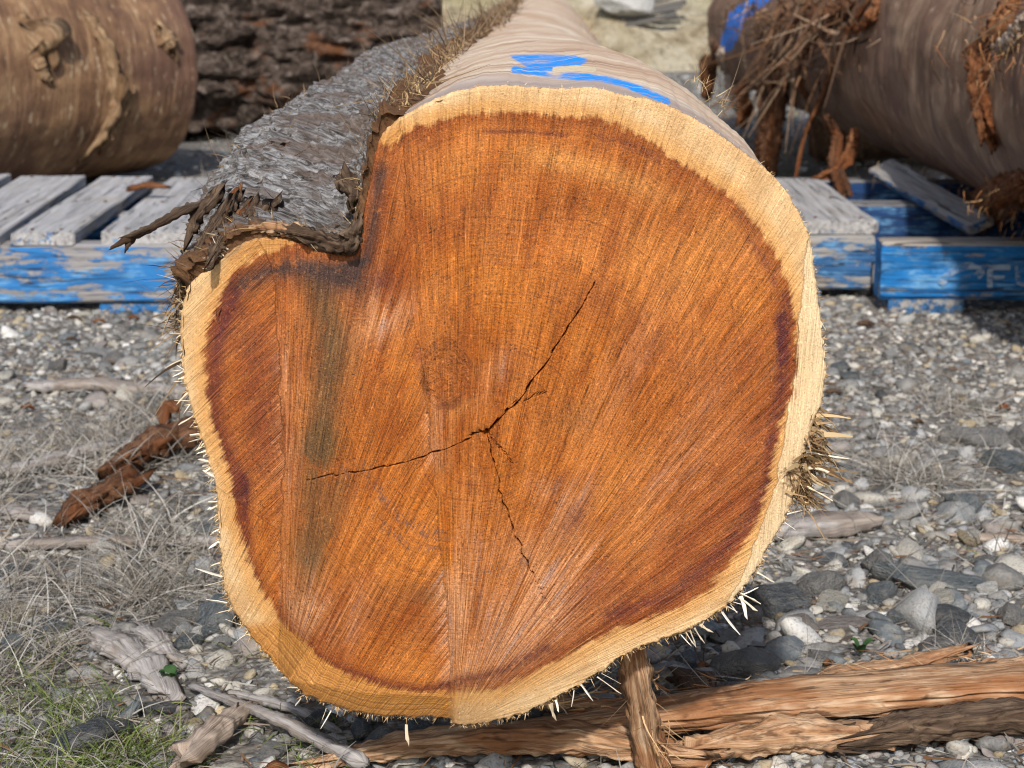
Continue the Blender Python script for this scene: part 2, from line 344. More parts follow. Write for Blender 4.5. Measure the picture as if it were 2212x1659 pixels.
def m_bank():
    N = NT('pale_clay_bank', .95, .1); P = N.tex('Object')
    n = N.noise(N.map(P, (1, 1, 1.8)), 2.4, 6, .65, .5); n2 = N.noise(P, 11., 4, .7); cl = N.noise(P, .8, 4, .6)
    c = N.ramp(n, (.3, (.20, .16, .10)), (.45, (.42, .36, .25)), (.6, (.58, .53, .42)), (.75, (.66, .62, .52)))
    c = N.mix(N.math('MULTIPLY', N.step(n2, .47, .33), .6), c, (.13, .10, .06))
    c = N.mix(N.math('MULTIPLY', N.step(cl, .5, .68), .4), c, (.34, .33, .14))
    return N.done(c, N.bump(n2, 1., .12))

M = dict(saw=m_saw(), debarked=m_debarked(), bark=m_bark_grey(),
         red=m_fibre_bark('red_fibrous_bark', (.035, .014, .008), (.16, .062, .026), (.36, .18, .085), (.25, .08, .026)),
         slab=m_fibre_bark('orange_inner_bark', (.14, .06, .03), (.40, .225, .12), (.68, .51, .35), (.38, .15, .055), (16, 16, 620)),
         brown=m_fibre_bark('brown_fibrous_bark', (.022, .014, .010), (.085, .055, .037), (.22, .155, .105), (.11, .055, .03)),
         rightbark=m_fibre_bark('dark_red_bark', (.02, .010, .007), (.11, .050, .025), (.27, .14, .075), (.22, .075, .026), (26, 26, 300), .005),
         stick=m_fibre_bark('weathered_driftwood', (.16, .14, .13), (.36, .335, .325), (.56, .54, .535), (.36, .29, .24), (14, 14, 620)),
         scab=m_fibre_bark('tan_bark_scab', (.06, .035, .02), (.24, .15, .085), (.46, .33, .20), (.22, .12, .06), (20, 20, 300)),
         stub=m_fibre_bark('weathered_split_wood', (.15, .115, .09), (.38, .30, .245), (.58, .50, .43), (.36, .25, .17), (14, 14, 620)),
         leftlog=m_log_brown('brown_debarked_wood', (.095, .05, .032), (.225, .125, .07), (.42, .265, .145), (.68, .54, .36)),
         rightlog=m_log_brown('dark_debarked_wood', (.10, .05, .032), (.215, .125, .08), (.36, .245, .165), (.52, .38, .27), 60.),
         dark=m_dark_bark(), plank=m_plank('weathered_plank', (.41, .33), (.25, .245, .25), (.56, .555, .565)),
         beam=m_plank('blue_painted_beam', (.525, .36), (.19, .185, .19), (.40, .39, .40)),
         greyboard=m_plank('dark_grey_board', (.1, .1), (.06, .055, .05), (.20, .19, .18)),
         shade_blue=m_plank('shade_tinted_beam', (.66, .40), (.12, .12, .125), (.28, .28, .29), (.015, .055, .17)),  # inner beams: the shade inside the pallet put into a darker blue
         beam2=m_plank('worn_blue_beam', (.50, .30), (.19, .185, .185), (.46, .45, .44), (.04, .14, .33)),
         beam3=m_plank('bright_blue_beam', (.60, .36), (.19, .18, .175), (.46, .43, .40), (.012, .18, .52)),
         stone=m_stone('pebble'), rock=m_rock(), ground=m_ground(), blade=m_blade('grass', None), fibre=m_blade('wood_fibre', None, .8), bank=m_bank())

# ------------------------------------------------------------------ shape builders
def tube(name, path, rw, rh, mat, nu=60, nv=16, rough=.25, seed=0, parent=None, up=(0, 0, 1), ragged=.5, long_=3.0, arch=0., make=True, **kw):
    """a stick, strip or slab of torn wood along a path: half width rw, half thickness rh (numbers or lists along the path)"""
    path = np.asarray(path, float); k = np.linspace(0, 1, len(path)); t = np.linspace(0, 1, nu)
    from_ = lambda a: np.interp(t, np.linspace(0, 1, len(np.atleast_1d(a))), np.atleast_1d(a))
    Pc = np.stack([np.interp(t, k, path[:, i]) for i in range(3)], -1)
    if len(path) > 2:
        for _ in range(max(1, nu // 12)): Pc[1:-1] = (Pc[:-2] + 2 * Pc[1:-1] + Pc[2:]) / 4
    T = np.gradient(Pc, axis=0); T /= np.linalg.norm(T, axis=1)[:, None] + 1e-9
    U = np.broadcast_to(np.asarray(up, float), T.shape); Sx = np.cross(T, U); Sx /= np.linalg.norm(Sx, axis=1)[:, None] + 1e-9
    U = np.cross(Sx, T); w, h = from_(rw), from_(rh); L = np.linalg.norm(path[-1] - path[0])
    a = np.linspace(0, 2 * np.pi, nv, endpoint=False); ca, sa = np.cos(a), np.sin(a)
    ca = np.sign(ca) * np.abs(ca) ** .7; sa = np.sign(sa) * np.abs(sa) ** .7
    A, Tt = np.meshgrid(a, t); q = np.stack([np.cos(A) * 2 + seed * 3.1, np.sin(A) * 2, Tt * L * long_ / max(w.mean(), 1e-3) * .25], -1)
    n = 1 + rough * fbm(q, 3) + rough * .6 * fbm(q * np.array([3, 3, .5]) + 5, 2, ridged=True)
    n = n * (1 + .16 * fbm(np.stack([np.cos(A) * 7 + seed, np.sin(A) * 7, Tt * L * 9], -1), 2, ridged=True))
    endf = np.clip(np.minimum(Tt, 1 - Tt) * nu / 2.0, 0, 1) ** .5
    n = (n + rough * .35 * fbm(q * np.array([5, 5, 1.4]) + 2, 2)) * (.15 + .85 * endf)
    X = ca[None] * w[:, None] * n; Z = sa[None] * h[:, None] * n - arch * (X / w.max()) ** 2
    rag = ragged * w.mean() * 2.5 * fbm(np.stack([A * 3 + seed, A * 0, A * 0], -1), 2) * smooth(.82, 1, np.maximum(Tt, 1 - Tt)) * np.sign(Tt - .5)
    V = Pc[:, None] + Sx[:, None] * X[..., None] + U[:, None] * Z[..., None] + T[:, None] * rag[..., None]
    F = gridfaces(nu, nv, True)
    V = V.reshape(-1, 3); c0 = len(V)
    V = np.concatenate([V, V[:nv].mean(0)[None], V[c0 - nv:c0].mean(0)[None]])
    i = np.arange(nv); j = (i + 1) % nv
    cap = np.concatenate([np.stack([j, i, np.full(nv, c0), np.full(nv, c0)], -1), np.stack([c0 - nv + i, c0 - nv + j, np.full(nv, c0 + 1), np.full(nv, c0 + 1)], -1)])
    g = np.stack([np.cos(A) * w[:, None] + np.sin(A) * .01, Tt * L, A], -1).reshape(-1, 3); g = np.concatenate([g, g[:1], g[-1:]])
    allf = [tuple(f) for f in F.tolist()] + [tuple(f[:3]) for f in cap.tolist()]
    org = Pc[nu // 2] if parent is None else np.zeros(3)
    m = bpy.data.meshes.new(name); m.from_pydata((V - org).tolist(), [], allf); m.polygons.foreach_set('use_smooth', np.ones(len(allf), bool)); m.update()
    attr(m, 'grn', g)
    if not make: return m
    o = obj(name, m, mat, parent, **kw); o.location = org; return o

def blades(base, direc, length, width, curl, cols, seg=3, side=None):
    """many tapered ribbons as one vertex/face/colour set"""
    n = len(base); direc = direc / (np.linalg.norm(direc, axis=1)[:, None] + 1e-9)
    if side is None:
        side = np.cross(direc, rng.normal(size=(n, 3)))
    side = side / (np.linalg.norm(side, axis=1)[:, None] + 1e-9)
    V, t = [], np.linspace(0, 1, seg + 1)
    for k in t:
        p = base + direc * (length * k)[:, None] + curl * (k * k)[:, None] if np.ndim(k) else base + direc * (length * k)[:, None] + curl * (k * k)
        w = width * (1 - .82 * k ** 1.5)
        V += [p - side * w[:, None] / 2, p + side * w[:, None] / 2]
    V = np.stack(V, 1); s = 2 * (seg + 1); idx = np.arange(n)[:, None] * s
    F = np.concatenate([idx + np.array([[2 * k, 2 * k + 1, 2 * k + 3, 2 * k + 2]]) for k in range(seg)])
    return V.reshape(-1, 3), F, np.repeat(cols, s, 0)
def blade_obj(name, parts, mat, **kw):
    V, F, K, o = [], [], [], 0
    for v, f, k in parts: V.append(v); F.append(f + o); K.append(k); o += len(v)
    m = mesh(name, np.concatenate(V), np.concatenate(F)); K = np.concatenate(K)
    attr(m, 'col', np.concatenate([K, np.ones((len(K), 1))], 1)); return obj(name, m, mat, **kw)
def pick(cols, n, var=.15):
    c = np.array(cols)[rng.integers(0, len(cols), n)]; return np.clip(c * (1 + var * rng.normal(size=(n, 1))), .004, .95)

def board(name, size, mat, parent, loc, rot=(0, 0, 0), seed=0, nx=24, ch=.004, warp=.002, label=None):
    """a sawn timber lying along its local x: chamfered, a little worn and warped"""
    L, Wd, T = size; x = np.linspace(-L / 2, L / 2, nx)
    x = np.concatenate([[x[0]], [x[0] + ch * 1.2], x[1:-1], [x[-1] - ch * 1.2], [x[-1]]]); nx = len(x)
    w, t = Wd / 2, T / 2
    prof = []
    for (a, b) in ((-w, -t), (w, -t), (w, t), (-w, t)):
        sa, sb = np.sign(a), np.sign(b)
        pp = [(a, b - sb * ch), (a - sa * ch, b)]
        prof += pp if sa * sb > 0 else pp[::-1]
    # add mid points on the long sides so the wear can bend them
    pr = []
    for i in range(len(prof)):
        p, q = np.array(prof[i]), np.array(prof[(i + 1) % len(prof)]); pr.append(p)
        if np.linalg.norm(q - p) > .03:
            for f in (.25, .5, .75): pr.append(p + (q - p) * f)
    pr = np.array(pr); nv = len(pr)
    sc = np.ones(nx); sc[0] = sc[-1] = 1 - ch / max(T, .02) * .6
    V = np.zeros((nx, nv, 3)); V[..., 0] = x[:, None]; V[..., 1] = pr[None, :, 0] * sc[:, None]; V[..., 2] = pr[None, :, 1] * sc[:, None]
    q = V * np.array([6, 30, 30]) + seed * 7.7; V[..., 1] += warp * .5 * vnoise(q); V[..., 2] += warp * .5 * vnoise(q + 9) + warp * np.sin(x * 2 + seed)[:, None]
    V[..., 0] += (np.abs(x) > L / 2 - .001)[:, None] * .003 * vnoise(q * 3)
    F = [tuple(f) for f in gridfaces(nx, nv, True).tolist()] + [tuple(range(nv))[::-1], tuple(range((nx - 1) * nv, nx * nv))]
    m = bpy.data.meshes.new(name); m.from_pydata(V.reshape(-1, 3).tolist(), [], F); m.update()
    o = obj(name, m, mat, parent, label=label); o.location = loc; o.rotation_euler = rot
    if name == 'deck_board':
        for px_ in (-L / 2 + .032, 0., L / 2 - .032):
            for py_ in (-.27, .24):
                k = obj('nail', nail_mesh(), None, o); k.location = (px_ + random.uniform(-.008, .008), Wd * (py_ + random.uniform(-.05, .05)), T / 2 + warp * (.3 + math.sin(px_ * 2 + seed)))
    return o
_nail = []
def nail_mesh():
    if not _nail:
        a = np.arange(8) * math.pi / 4; V = np.concatenate([np.stack([.0042 * np.cos(a), .0042 * np.sin(a), a * 0 - .004], -1), np.stack([.0038 * np.cos(a), .0038 * np.sin(a), a * 0 + .0012], -1)])
        m = bpy.data.meshes.new('nail'); m.from_pydata(V.tolist(), [], [tuple(f) for f in gridfaces(2, 8, True).tolist()] + [tuple(range(8, 16))]); m.update()
        N = NT('rusty_nail', .7, .4); m.materials.append(N.done(N.ramp(N.noise(N.tex('Object'), 300., 2, .6), (.3, (.05, .025, .015)), (.7, (.16, .08, .045))))); _nail.append(m)
    return _nail[0]

def icosphere(sub):
    import bmesh
    b = bmesh.new(); bmesh.ops.create_icosphere(b, subdivisions=sub, radius=1.)
    b.verts.ensure_lookup_table(); V = np.array([v.co[:] for v in b.verts]); F = np.array([[v.index for v in f.verts] for f in b.faces]); b.free(); return V, F
def rock_shape(V, seed, cuts=5, amp=.18):
    r = np.random.default_rng(seed); V = V.copy()
    for _ in range(cuts):
        d = r.normal(size=3); d /= np.linalg.norm(d); k = r.uniform(.5, .85); s = V @ d; V = V - np.where(s > k, (s - k) * .92, 0)[:, None] * d
    return V * (1 + amp * fbm(V * 1.3 + seed, 3)[:, None])
# ------------------------------------------------------------------ ground and bank
def make_ground():
    nx, ny = 220, 300
    u = np.linspace(-1, 1, nx); xs = np.sign(u) * (np.abs(u) * 2.2 + (np.abs(u) ** 6) * 70)
    v = np.linspace(0, 1, ny); ys = -4 + 5.2 * smooth(0, .12, v) * (v < .12) + (v >= .12) * (5.2 + (v - .12) * 9 + np.clip((v - .85) / .15, 0, 1) ** 3 * 70)
    ys = np.sort(ys); X, Y = np.meshgrid(xs, ys); Z = gz(X, Y)
    m = mesh('ground', np.stack([X, Y, Z], -1), gridfaces(ny, nx)); obj('ground', m, M['ground'], kind='structure')
def gz(x, y):
    x = np.asarray(x, float); y = np.asarray(y, float)
    p = np.stack([x, y, np.zeros(np.broadcast(x, y).shape)], -1)
    return .012 * fbm(p * 2.2, 3) - .004
make_ground()
def bank_yz(X, T):
    return 12.2 + T * 6 + .5 * fbm(np.stack([X * .4, T * 0, T * 0], -1), 3), -.1 + T * 5.2 + .28 * fbm(np.stack([X * 1.1, T * 5, T * 0 + 3], -1), 5) * smooth(0, .08, T)
def on_bank(px, py):                     # where a picture direction meets the bank
    T = np.linspace(0, .5, 4000); Y = np.full(4000, 12.5)
    for _ in range(3): Y, Z = bank_yz(at(np.full(4000, px), np.full(4000, py), Y)[:, 0], T)
    P = at(np.full(4000, px), np.full(4000, py), Y); k = np.argmin(np.abs(P[:, 2] - Z)); return P[k]
def make_bank():
    nx, ny = 160, 60; X, T = np.meshgrid(np.linspace(-14, 14, nx), np.linspace(0, 1, ny))
    Y, Z = bank_yz(X, T)
    obj('earth_bank', mesh('earth_bank', np.stack([X, Y, Z], -1), gridfaces(ny, nx)), M['bank'], kind='structure')
make_bank()

# ------------------------------------------------------------------ the sawn log
OUT = [(1020,189),(1090,183),(1150,188),(1200,193),(1250,188),(1290,190),(1350,205),(1400,215),(1440,225),(1470,240),(1510,262),(1560,295),
 (1600,325),(1650,360),(1690,400),(1715,440),(1735,475),(1750,510),(1758,550),(1763,600),(1768,650),(1775,690),(1780,730),(1786,790),(1782,850),
 (1777,882),(1764,904),(1757,927),(1749,956),(1733,992),(1726,1012),(1738,1034),(1722,1066),(1710,1093),(1695,1130),(1677,1162),(1648,1205),
 (1627,1245),(1598,1281),(1562,1317),(1511,1346),(1475,1368),(1430,1382),(1390,1398),(1350,1418),(1310,1445),(1270,1470),(1230,1495),(1190,1515),
 (1140,1540),(1090,1555),(1040,1562),(990,1568),(940,1563),(880,1563),(820,1560),(760,1550),(700,1530),(660,1510),(625,1480),(600,1445),(570,1410),
 (545,1380),(520,1345),(500,1310),(485,1270),(480,1230),(475,1180),(472,1120),(468,1070),(462,1030),(445,980),(428,930),(412,880),(400,830),(393,780),
 (388,720),(390,680),(395,650),(405,620),(425,597),(460,577),(490,550),(515,530),(548,516),(590,512),(622,518),(660,530),(700,544),(740,554),(765,550),
 (778,525),(782,480),(788,440),(797,400),(806,350),(815,310),(828,285),(850,262),(890,240),(940,213),(985,197)]
HEART = [(840,318),(880,288),(950,258),(1040,240),(1130,243),(1200,252),(1260,252),(1320,267),(1380,292),(1420,317),(1480,357),(1530,387),(1580,422),(1620,470),
 (1650,512),(1680,560),(1700,610),(1712,660),(1722,720),(1722,780),(1712,850),(1690,920),(1672,980),(1662,1040),(1650,1100),(1620,1160),(1580,1210),(1530,1270),
 (1470,1310),(1400,1340),(1330,1360),(1270,1390),(1220,1420),(1150,1455),(1080,1490),(980,1492),(900,1495),(830,1485),(760,1465),(700,1430),(650,1385),(600,1335),
 (560,1270),(535,1200),(515,1130),(505,1060),(480,980),(455,900),(445,830),(440,760),(455,700),(475,640),(510,585),(550,556),(600,538),(650,522),(700,530),(745,538),(768,530),(770,480),(776,430),(786,390),(796,345),(808,318),(822,312)]
PC = (1050., 936.)
def closed_spline(pts, n):
    p = np.array(pts, float); d = np.r_[0, np.cumsum(np.hypot(*(np.roll(p, -1, 0) - p).T))]
    q = np.concatenate([p, p[:1]]); s = np.linspace(0, d[-1], 6000, endpoint=False)
    c = np.stack([np.interp(s, d, q[:, i]) for i in (0, 1)], -1)
    for _ in range(60): c = (np.roll(c, 1, 0) + 2 * c + np.roll(c, -1, 0)) / 4
    a = np.unwrap(np.arctan2(c[:, 1] - PC[1], c[:, 0] - PC[0])); return c
NA, NR = 1440, 210
_c = closed_spline(OUT, 6000)
_step = np.linspace(0, 6000, NA, endpoint=False).astype(int); RIMPX = _c[_step]
# a ragged cut rim
_a = np.arange(NA) / NA * 2 * np.pi
RIMPX = RIMPX + (RIMPX - np.array(PC)) / np.hypot(*(RIMPX - np.array(PC)).T)[:, None] * (1.8 * fbm(np.stack([np.cos(_a) * 60, np.sin(_a) * 60, _a * 0], -1), 3))[:, None]

tr = np.linspace(0, 1, NR) ** .8
GX = PC[0] + tr[:, None] * (RIMPX[None, :, 0] - PC[0]); GY = PC[1] + tr[:, None] * (RIMPX[None, :, 1] - PC[1])
log = obj('sawn_log', None, label='big sawn log with orange heartwood face, pale sapwood rim and grey bark on one side', cat='log')
_base = at(1080, 870, YF); log.location = (0, 0, 0)

def face():
    X, Y = GX, GY
    dh, _ = polydist(X, Y, HEART + HEART[:1]); heart = np.where(inside(X, Y, HEART), -dh, dh)
    # thinner sapwood where it has none (the notch), so the sign stays right
    ring = np.repeat(tr[:, None], NA, 1) + .012 * fbm(np.stack([X / 160, Y / 160, X * 0], -1), 2)
    rim = (1 - tr)[:, None] * np.hypot(RIMPX[:, 0] - PC[0], RIMPX[:, 1] - PC[1])[None]
    # --- saw marks: swings of the bar about a few pivots
    seam = np.interp(Y, [180, 600, 900, 1250, 1560], [862, 885, 926, 958, 981])
    jit = 5 * vnoise(np.stack([Y / 30, X * 0, X * 0], -1))
    R3 = X > seam + jit
    L1 = (X < np.interp(Y, [520, 620, 1000, 1460], [560, 597, 612, 600]) + jit)
    def pivot(px, py, r0): return np.arctan2(X - px, py - Y) * r0, np.hypot(X - px, Y - py)
    v3, u3 = pivot(983, 1572, 620.); v2, u2 = pivot(612, 1485, 520.)
    v2b, u2b = pivot(250, 2300, 1300.)
    ang = np.radians(44); v1 = X * math.sin(ang) + Y * math.cos(ang); u1 = X * math.cos(ang) - Y * math.sin(ang)
    v1b, u1b = pivot(250, 1800, 900.)
    wide2 = (X - 612) / np.maximum(1485 - Y, 1) > .62 + .02 * vnoise(np.stack([Y / 25, X * 0, X * 0 + 4], -1))
    up = Y < np.interp(X, [600, 760, 930], [1010, 900, 640])
    v = np.where(R3, v3, np.where(L1, np.where(Y < 1060 + (X - 480) * .7, v1, v1b), np.where(wide2 & ~up, v2b, v2)))
    u = np.where(R3, u3, np.where(L1, u1, np.where(wide2 & ~up, u2b, u2)))
    reg = np.where(R3, 31., np.where(L1, 11., np.where(wide2 & ~up, 41., 21.)))
    # the bright strip sawn off the right edge
    fac = np.interp(Y, [430, 520, 800, 1050, 1250, 1380], [1800, 1742, 1716, 1676, 1600, 1530])
    strip = X > fac + 3 * vnoise(np.stack([Y / 20, X * 0, X * 0 + 2], -1))
    v4, u4 = pivot(1500, 3200, 2500.); v = np.where(strip, v4, v); u = np.where(strip, u4, u); reg = np.where(strip, 51., reg)
    def blob(pts, w, lo=0., hi=1.):
        d, t = polydist(X, Y, pts); return np.exp(-(d / w) ** 2) * (lo + (hi - lo) * np.sin(np.pi * np.clip(t, 0, 1)) if lo != hi else 1)
    g = lambda x, y, rx, ry, a=0: np.exp(-(((X - x) * math.cos(a) + (Y - y) * math.sin(a)) / rx) ** 2 - (((Y - y) * math.cos(a) - (X - x) * math.sin(a)) / ry) ** 2)
    cap = lambda *m: np.clip(sum(m), 0, 1)
    purple = cap(.9 * blob([(500, 620), (470, 720), (458, 800), (456, 860), (468, 930), (492, 1000), (518, 1060)], 24, 1, 1), 1.1 * blob([(520, 1040), (526, 1120), (530, 1200), (540, 1240)], 14, 1, 1),
                 .8 * blob([(545, 1240), (575, 1310), (610, 1350), (660, 1400), (720, 1440), (800, 1468)], 9, 1, 1), blob([(800, 1470), (870, 1490), (920, 1490), (970, 1478)], 9, 1, 1),
                 .7 * blob([(990, 1470), (1080, 1450), (1180, 1400)], 12, 1, 1), .8 * blob([(1700, 640), (1695, 760), (1688, 850), (1672, 950)], 16, 1, 1), blob([(1686, 690), (1692, 780)], 12, 1, 1),
                 1. * blob([(1668, 960), (1660, 1030), (1645, 1090)], 14, 1, 1), .7 * blob([(1640, 1090), (1590, 1160), (1520, 1235), (1440, 1290), (1320, 1330)], 20, 1, 1),
                 .6 * blob([(1050, 284), (1130, 284), (1220, 292)], 6, 1, 1), .55 * blob([(1300, 295), (1370, 315), (1425, 345)], 10, 1, 1), .6 * blob([(1615, 515), (1650, 560), (1672, 610)], 9, 1, 1),
                 .7 * g(822, 608, 26, 34), .6 * g(1240, 1120, 60, 24, -.95), .5 * g(905, 770, 14, 20), .35 * blob([(500, 640), (560, 800), (560, 1000)], 45, 1, 1))
    dark = cap(.95 * blob([(525, 612), (575, 585), (640, 575), (700, 583), (750, 592)], 27, 1, 1), .9 * blob([(755, 585), (790, 560), (806, 480), (812, 420), (822, 370)], 18, 1, 1), .5 * g(720, 620, 50, 30), .35 * g(780, 620, 25, 60))
    olive = cap(.9 * blob([(690, 610), (712, 720), (705, 850), (690, 960)], 42, 1, 1), .75 * blob([(690, 960), (672, 1080), (655, 1200)], 34, 1, 1), .6 * blob([(740, 1050), (700, 1180), (640, 1300)], 26, 1, 1),
                .5 * g(930, 1285, 90, 22, .12), .35 * g(1240, 900, 60, 40), .3 * g(760, 760, 40, 80))
    pale = cap(.9 * g(830, 690, 60, 34, -.6), .5 * g(800, 640, 30, 40), .8 * blob([(985, 1540), (975, 1400), (960, 1250)], 26, 1, 1), .55 * blob([(990, 1520), (1100, 1380), (1250, 1200)], 50, 1, 1),
               .9 * blob([(620, 1455), (640, 1380), (665, 1320)], 26, 1, 1), .7 * g(1230, 1110, 90, 30, -.95), .5 * g(1180, 1060, 40, 30), .5 * blob([(930, 870), (945, 1000)], 22, 1, 1),
               .45 * g(1080, 790, 22, 50, .4), .5 * g(750, 1330, 80, 40, -1.1), .4 * g(620, 900, 30, 250), .4 * blob([(1120, 1180), (1200, 1330)], 40, 1, 1), .35 * g(1440, 1030, 60, 160, .6), .3 * g(1350, 800, 40, 150, .5))
    th1, r1 = np.degrees(np.arctan2(X - 612, 1476 - Y)), np.hypot(X - 612, Y - 1476); th2, r2 = np.degrees(np.arctan2(X - 981, 1566 - Y)), np.hypot(X - 981, Y - 1566)
    j1 = 2.5 * vnoise(np.stack([r1 / 40, X * 0, X * 0 + 9], -1))
    pale = cap(pale, .85 * smooth(-3, -2, th1) * smooth(31, 27, th1 + j1) * smooth(330, 60, r1), .9 * smooth(-.5, .3, th2) * smooth(11, 7, th2 + j1) * smooth(620, 120, r2) * R3, .55 * smooth(8, 12, th2) * smooth(60, 50, th2) * smooth(560, 120, r2) * R3)
    dk = np.hypot((X - 962) / 50, (Y - 806) / 72); knot = np.clip(smooth(1.25, .75, dk + .12 * fbm(np.stack([X / 14, Y / 14, X * 0 + 5], -1), 2)), 0, 1) * (.65 + .35 * smooth(.45, .85, dk))
    kring = np.exp(-((dk - 1.02 + .1 * vnoise(np.stack([X / 20, Y / 20, X * 0], -1))) / .16) ** 2) * (.65 + .4 * vnoise(np.stack([X / 30, Y / 30, X * 0 + 3], -1))) + .45 * smooth(.55, .2, np.hypot((X - 940) / 40, (Y - 820) / 60))
    ring = ring + (.72 + dk * .11 - ring) * smooth(2.0, 1.15, dk)
    light = cap(.9 * g(1200, 345, 90, 24, .2), .8 * g(1350, 390, 110, 26, .35), .5 * g(1560, 520, 80, 60), .4 * g(1000, 880, 30, 14, -.6), .3 * g(1450, 600, 120, 90), .45 * g(1690, 1060, 30, 60))
    arcs = cap(.9 * blob([(778, 1000), (810, 1060), (860, 1110), (920, 1145), (955, 1150)], 12, 1, 1), .9 * blob([(800, 1105), (840, 1150), (890, 1185), (950, 1190)], 10, 1, 1), .7 * blob([(860, 1125), (930, 1165), (970, 1165)], 5, 1, 1),
               .9 * blob([(1030, 1240), (1080, 1226), (1140, 1210)], 11, 1, 1), .5 * blob([(740, 1010), (770, 1070)], 9, 1, 1), .6 * g(1160, 1070, 30, 14, -.9), .7 * g(1150, 575, 9, 4), .5 * g(1075, 770, 12, 24, .3))
    dirt = cap(g(1715, 1030, 26, 26), .8 * blob([(1775, 890), (1752, 950), (1725, 1010)], 9, 1, 1), .8 * blob([(470, 572), (520, 528)], 8, 1, 1), .7 * blob([(1740, 1040), (1700, 1110)], 7, 1, 1))
    # --- relief (metres towards the back)
    dep = np.zeros(X.shape)
    dep += np.where(R3, 0, .0016 * smooth(0, 60, seam - X))
    dep += .0022 * fbm(np.stack([X / 210, Y / 210, X * 0], -1), 2)
    dep += np.where(strip, (X - fac) / FPX * 1.5 * .18, 0)
    low = np.interp(X, [470, 540, 620, 800, 975], [1330, 1378, 1470, 1500, 1506]); q = np.clip(Y - low, 0, None) * smooth(984, 970, X) * smooth(500, 560, X)
    dep += q / FPX * 1.5 * .55
    dep += .00035 * vnoise(np.stack([v * .11, u * .004, reg], -1)) + .0002 * vnoise(np.stack([v * .3, u * .006, reg], -1))
    dep += .0008 * knot * (.5 + .9 * fbm(np.stack([X / 5., Y / 8., X * 0], -1), 3))
    dep += .004 * g(1715, 1030, 26, 26) * fbm(np.stack([X / 8, Y / 8, X * 0], -1), 3)
    dep += .004 * smooth(4, 0, rim) * (.6 + .8 * vnoise(np.stack([X / 6, Y / 6, X * 0], -1)))
    # --- cracks
    def crack(pts, w0, w1, d):
        pts = np.array(pts, float); n = 130; k = np.linspace(0, 1, len(pts)); t = np.linspace(0, 1, n)
        q = np.stack([np.interp(t, k, pts[:, i]) for i in (0, 1)], -1)
        q += 4.2 * np.stack([vnoise(np.stack([t * 28, t * 0 + w0, t * 0], -1)), vnoise(np.stack([t * 28, t * 0 + w0 + 5, t * 0], -1))], -1) * np.minimum(1, 4 * t)[:, None]
        dd = np.full(X.shape, 1e9); tt = np.zeros(X.shape); bb = (X > q[:, 0].min() - 20) & (X < q[:, 0].max() + 20) & (Y > q[:, 1].min() - 20) & (Y < q[:, 1].max() + 20)
        a, b = polydist(X[bb], Y[bb], q.tolist()); dd[bb] = a; tt[bb] = b
        wd = (w0 + (w1 - w0) * tt) * (1 + .9 * vnoise(np.stack([tt * 60, tt * 0, tt * 0 + 2], -1)))
        return d * smooth(1.1, .3, dd / np.maximum(wd, .5)) - .0006 * smooth(7, 3, dd) * (vnoise(np.stack([X / 2.5, Y / 2.5, X * 0], -1)) > .1) * (w0 > 2)
    cr = np.maximum.reduce([crack([(1050, 936), (1090, 895), (1118, 868), (1140, 838), (1190, 770), (1230, 700), (1262, 650), (1288, 605)], 2.4, .6, .02),
        crack([(1050, 936), (1035, 934), (1000, 952), (950, 975), (880, 1000), (800, 1018), (730, 1027), (665, 1034)], 2.3, .45, .02),
        crack([(1052, 938), (1064, 980), (1078, 1050), (1100, 1120), (1122, 1175), (1150, 1240)], 1.1, 1.25, .009), crack([(1150, 1240), (1175, 1290), (1205, 1345)], .8, .4, .003),
        crack([(1055, 936), (1080, 965), (1108, 1000)], 1.5, .6, .004), crack([(1108, 870), (1140, 862), (1180, 846)], 1.2, .6, .004)])
    dep += cr
    V = at(X, Y, YF); V[..., 1] += dep
    m = mesh('cut_face', V, gridfaces(NR, NA, True))
    attr(m, 'saw', np.stack([v, u, reg], -1).reshape(-1, 3)); attr(m, 'edge', np.stack([heart, ring, rim], -1).reshape(-1, 3))
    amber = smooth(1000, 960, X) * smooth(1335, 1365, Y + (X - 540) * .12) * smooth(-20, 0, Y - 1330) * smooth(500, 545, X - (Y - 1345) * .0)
    redd = cap(.8 * blob([(1690, 820), (1640, 980), (1560, 1130), (1420, 1240), (1250, 1330)], 85, 1, 1), .7 * g(900, 1330, 130, 60, .1), .5 * g(560, 850, 70, 260), .55 * g(1560, 800, 130, 90, -.8), .5 * g(1440, 400, 130, 70, .5), .6 * g(860, 480, 70, 200, .1), .5 * g(700, 1400, 100, 60, .5), .45 * g(1300, 640, 40, 60, .5), .4 * g(1020, 480, 120, 60))
    orange = cap(.9 * g(900, 1130, 130, 110), .7 * g(1090, 620, 130, 130), .7 * g(1080, 1000, 90, 120), .6 * g(1300, 860, 130, 160), .6 * g(1000, 1250, 100, 80))
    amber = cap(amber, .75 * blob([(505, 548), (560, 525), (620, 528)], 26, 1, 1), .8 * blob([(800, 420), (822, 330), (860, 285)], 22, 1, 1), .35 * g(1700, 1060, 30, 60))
    attr(m, 'kring', np.clip(kring, 0, 1).ravel())
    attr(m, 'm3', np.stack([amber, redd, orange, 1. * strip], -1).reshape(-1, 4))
    attr(m, 'm1', np.stack([purple, dark, olive, pale], -1).reshape(-1, 4)); attr(m, 'm2', np.stack([knot, light, arcs, dirt], -1).reshape(-1, 4))
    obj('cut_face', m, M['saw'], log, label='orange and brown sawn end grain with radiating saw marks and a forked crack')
    return V[-1]
RIM3 = face()

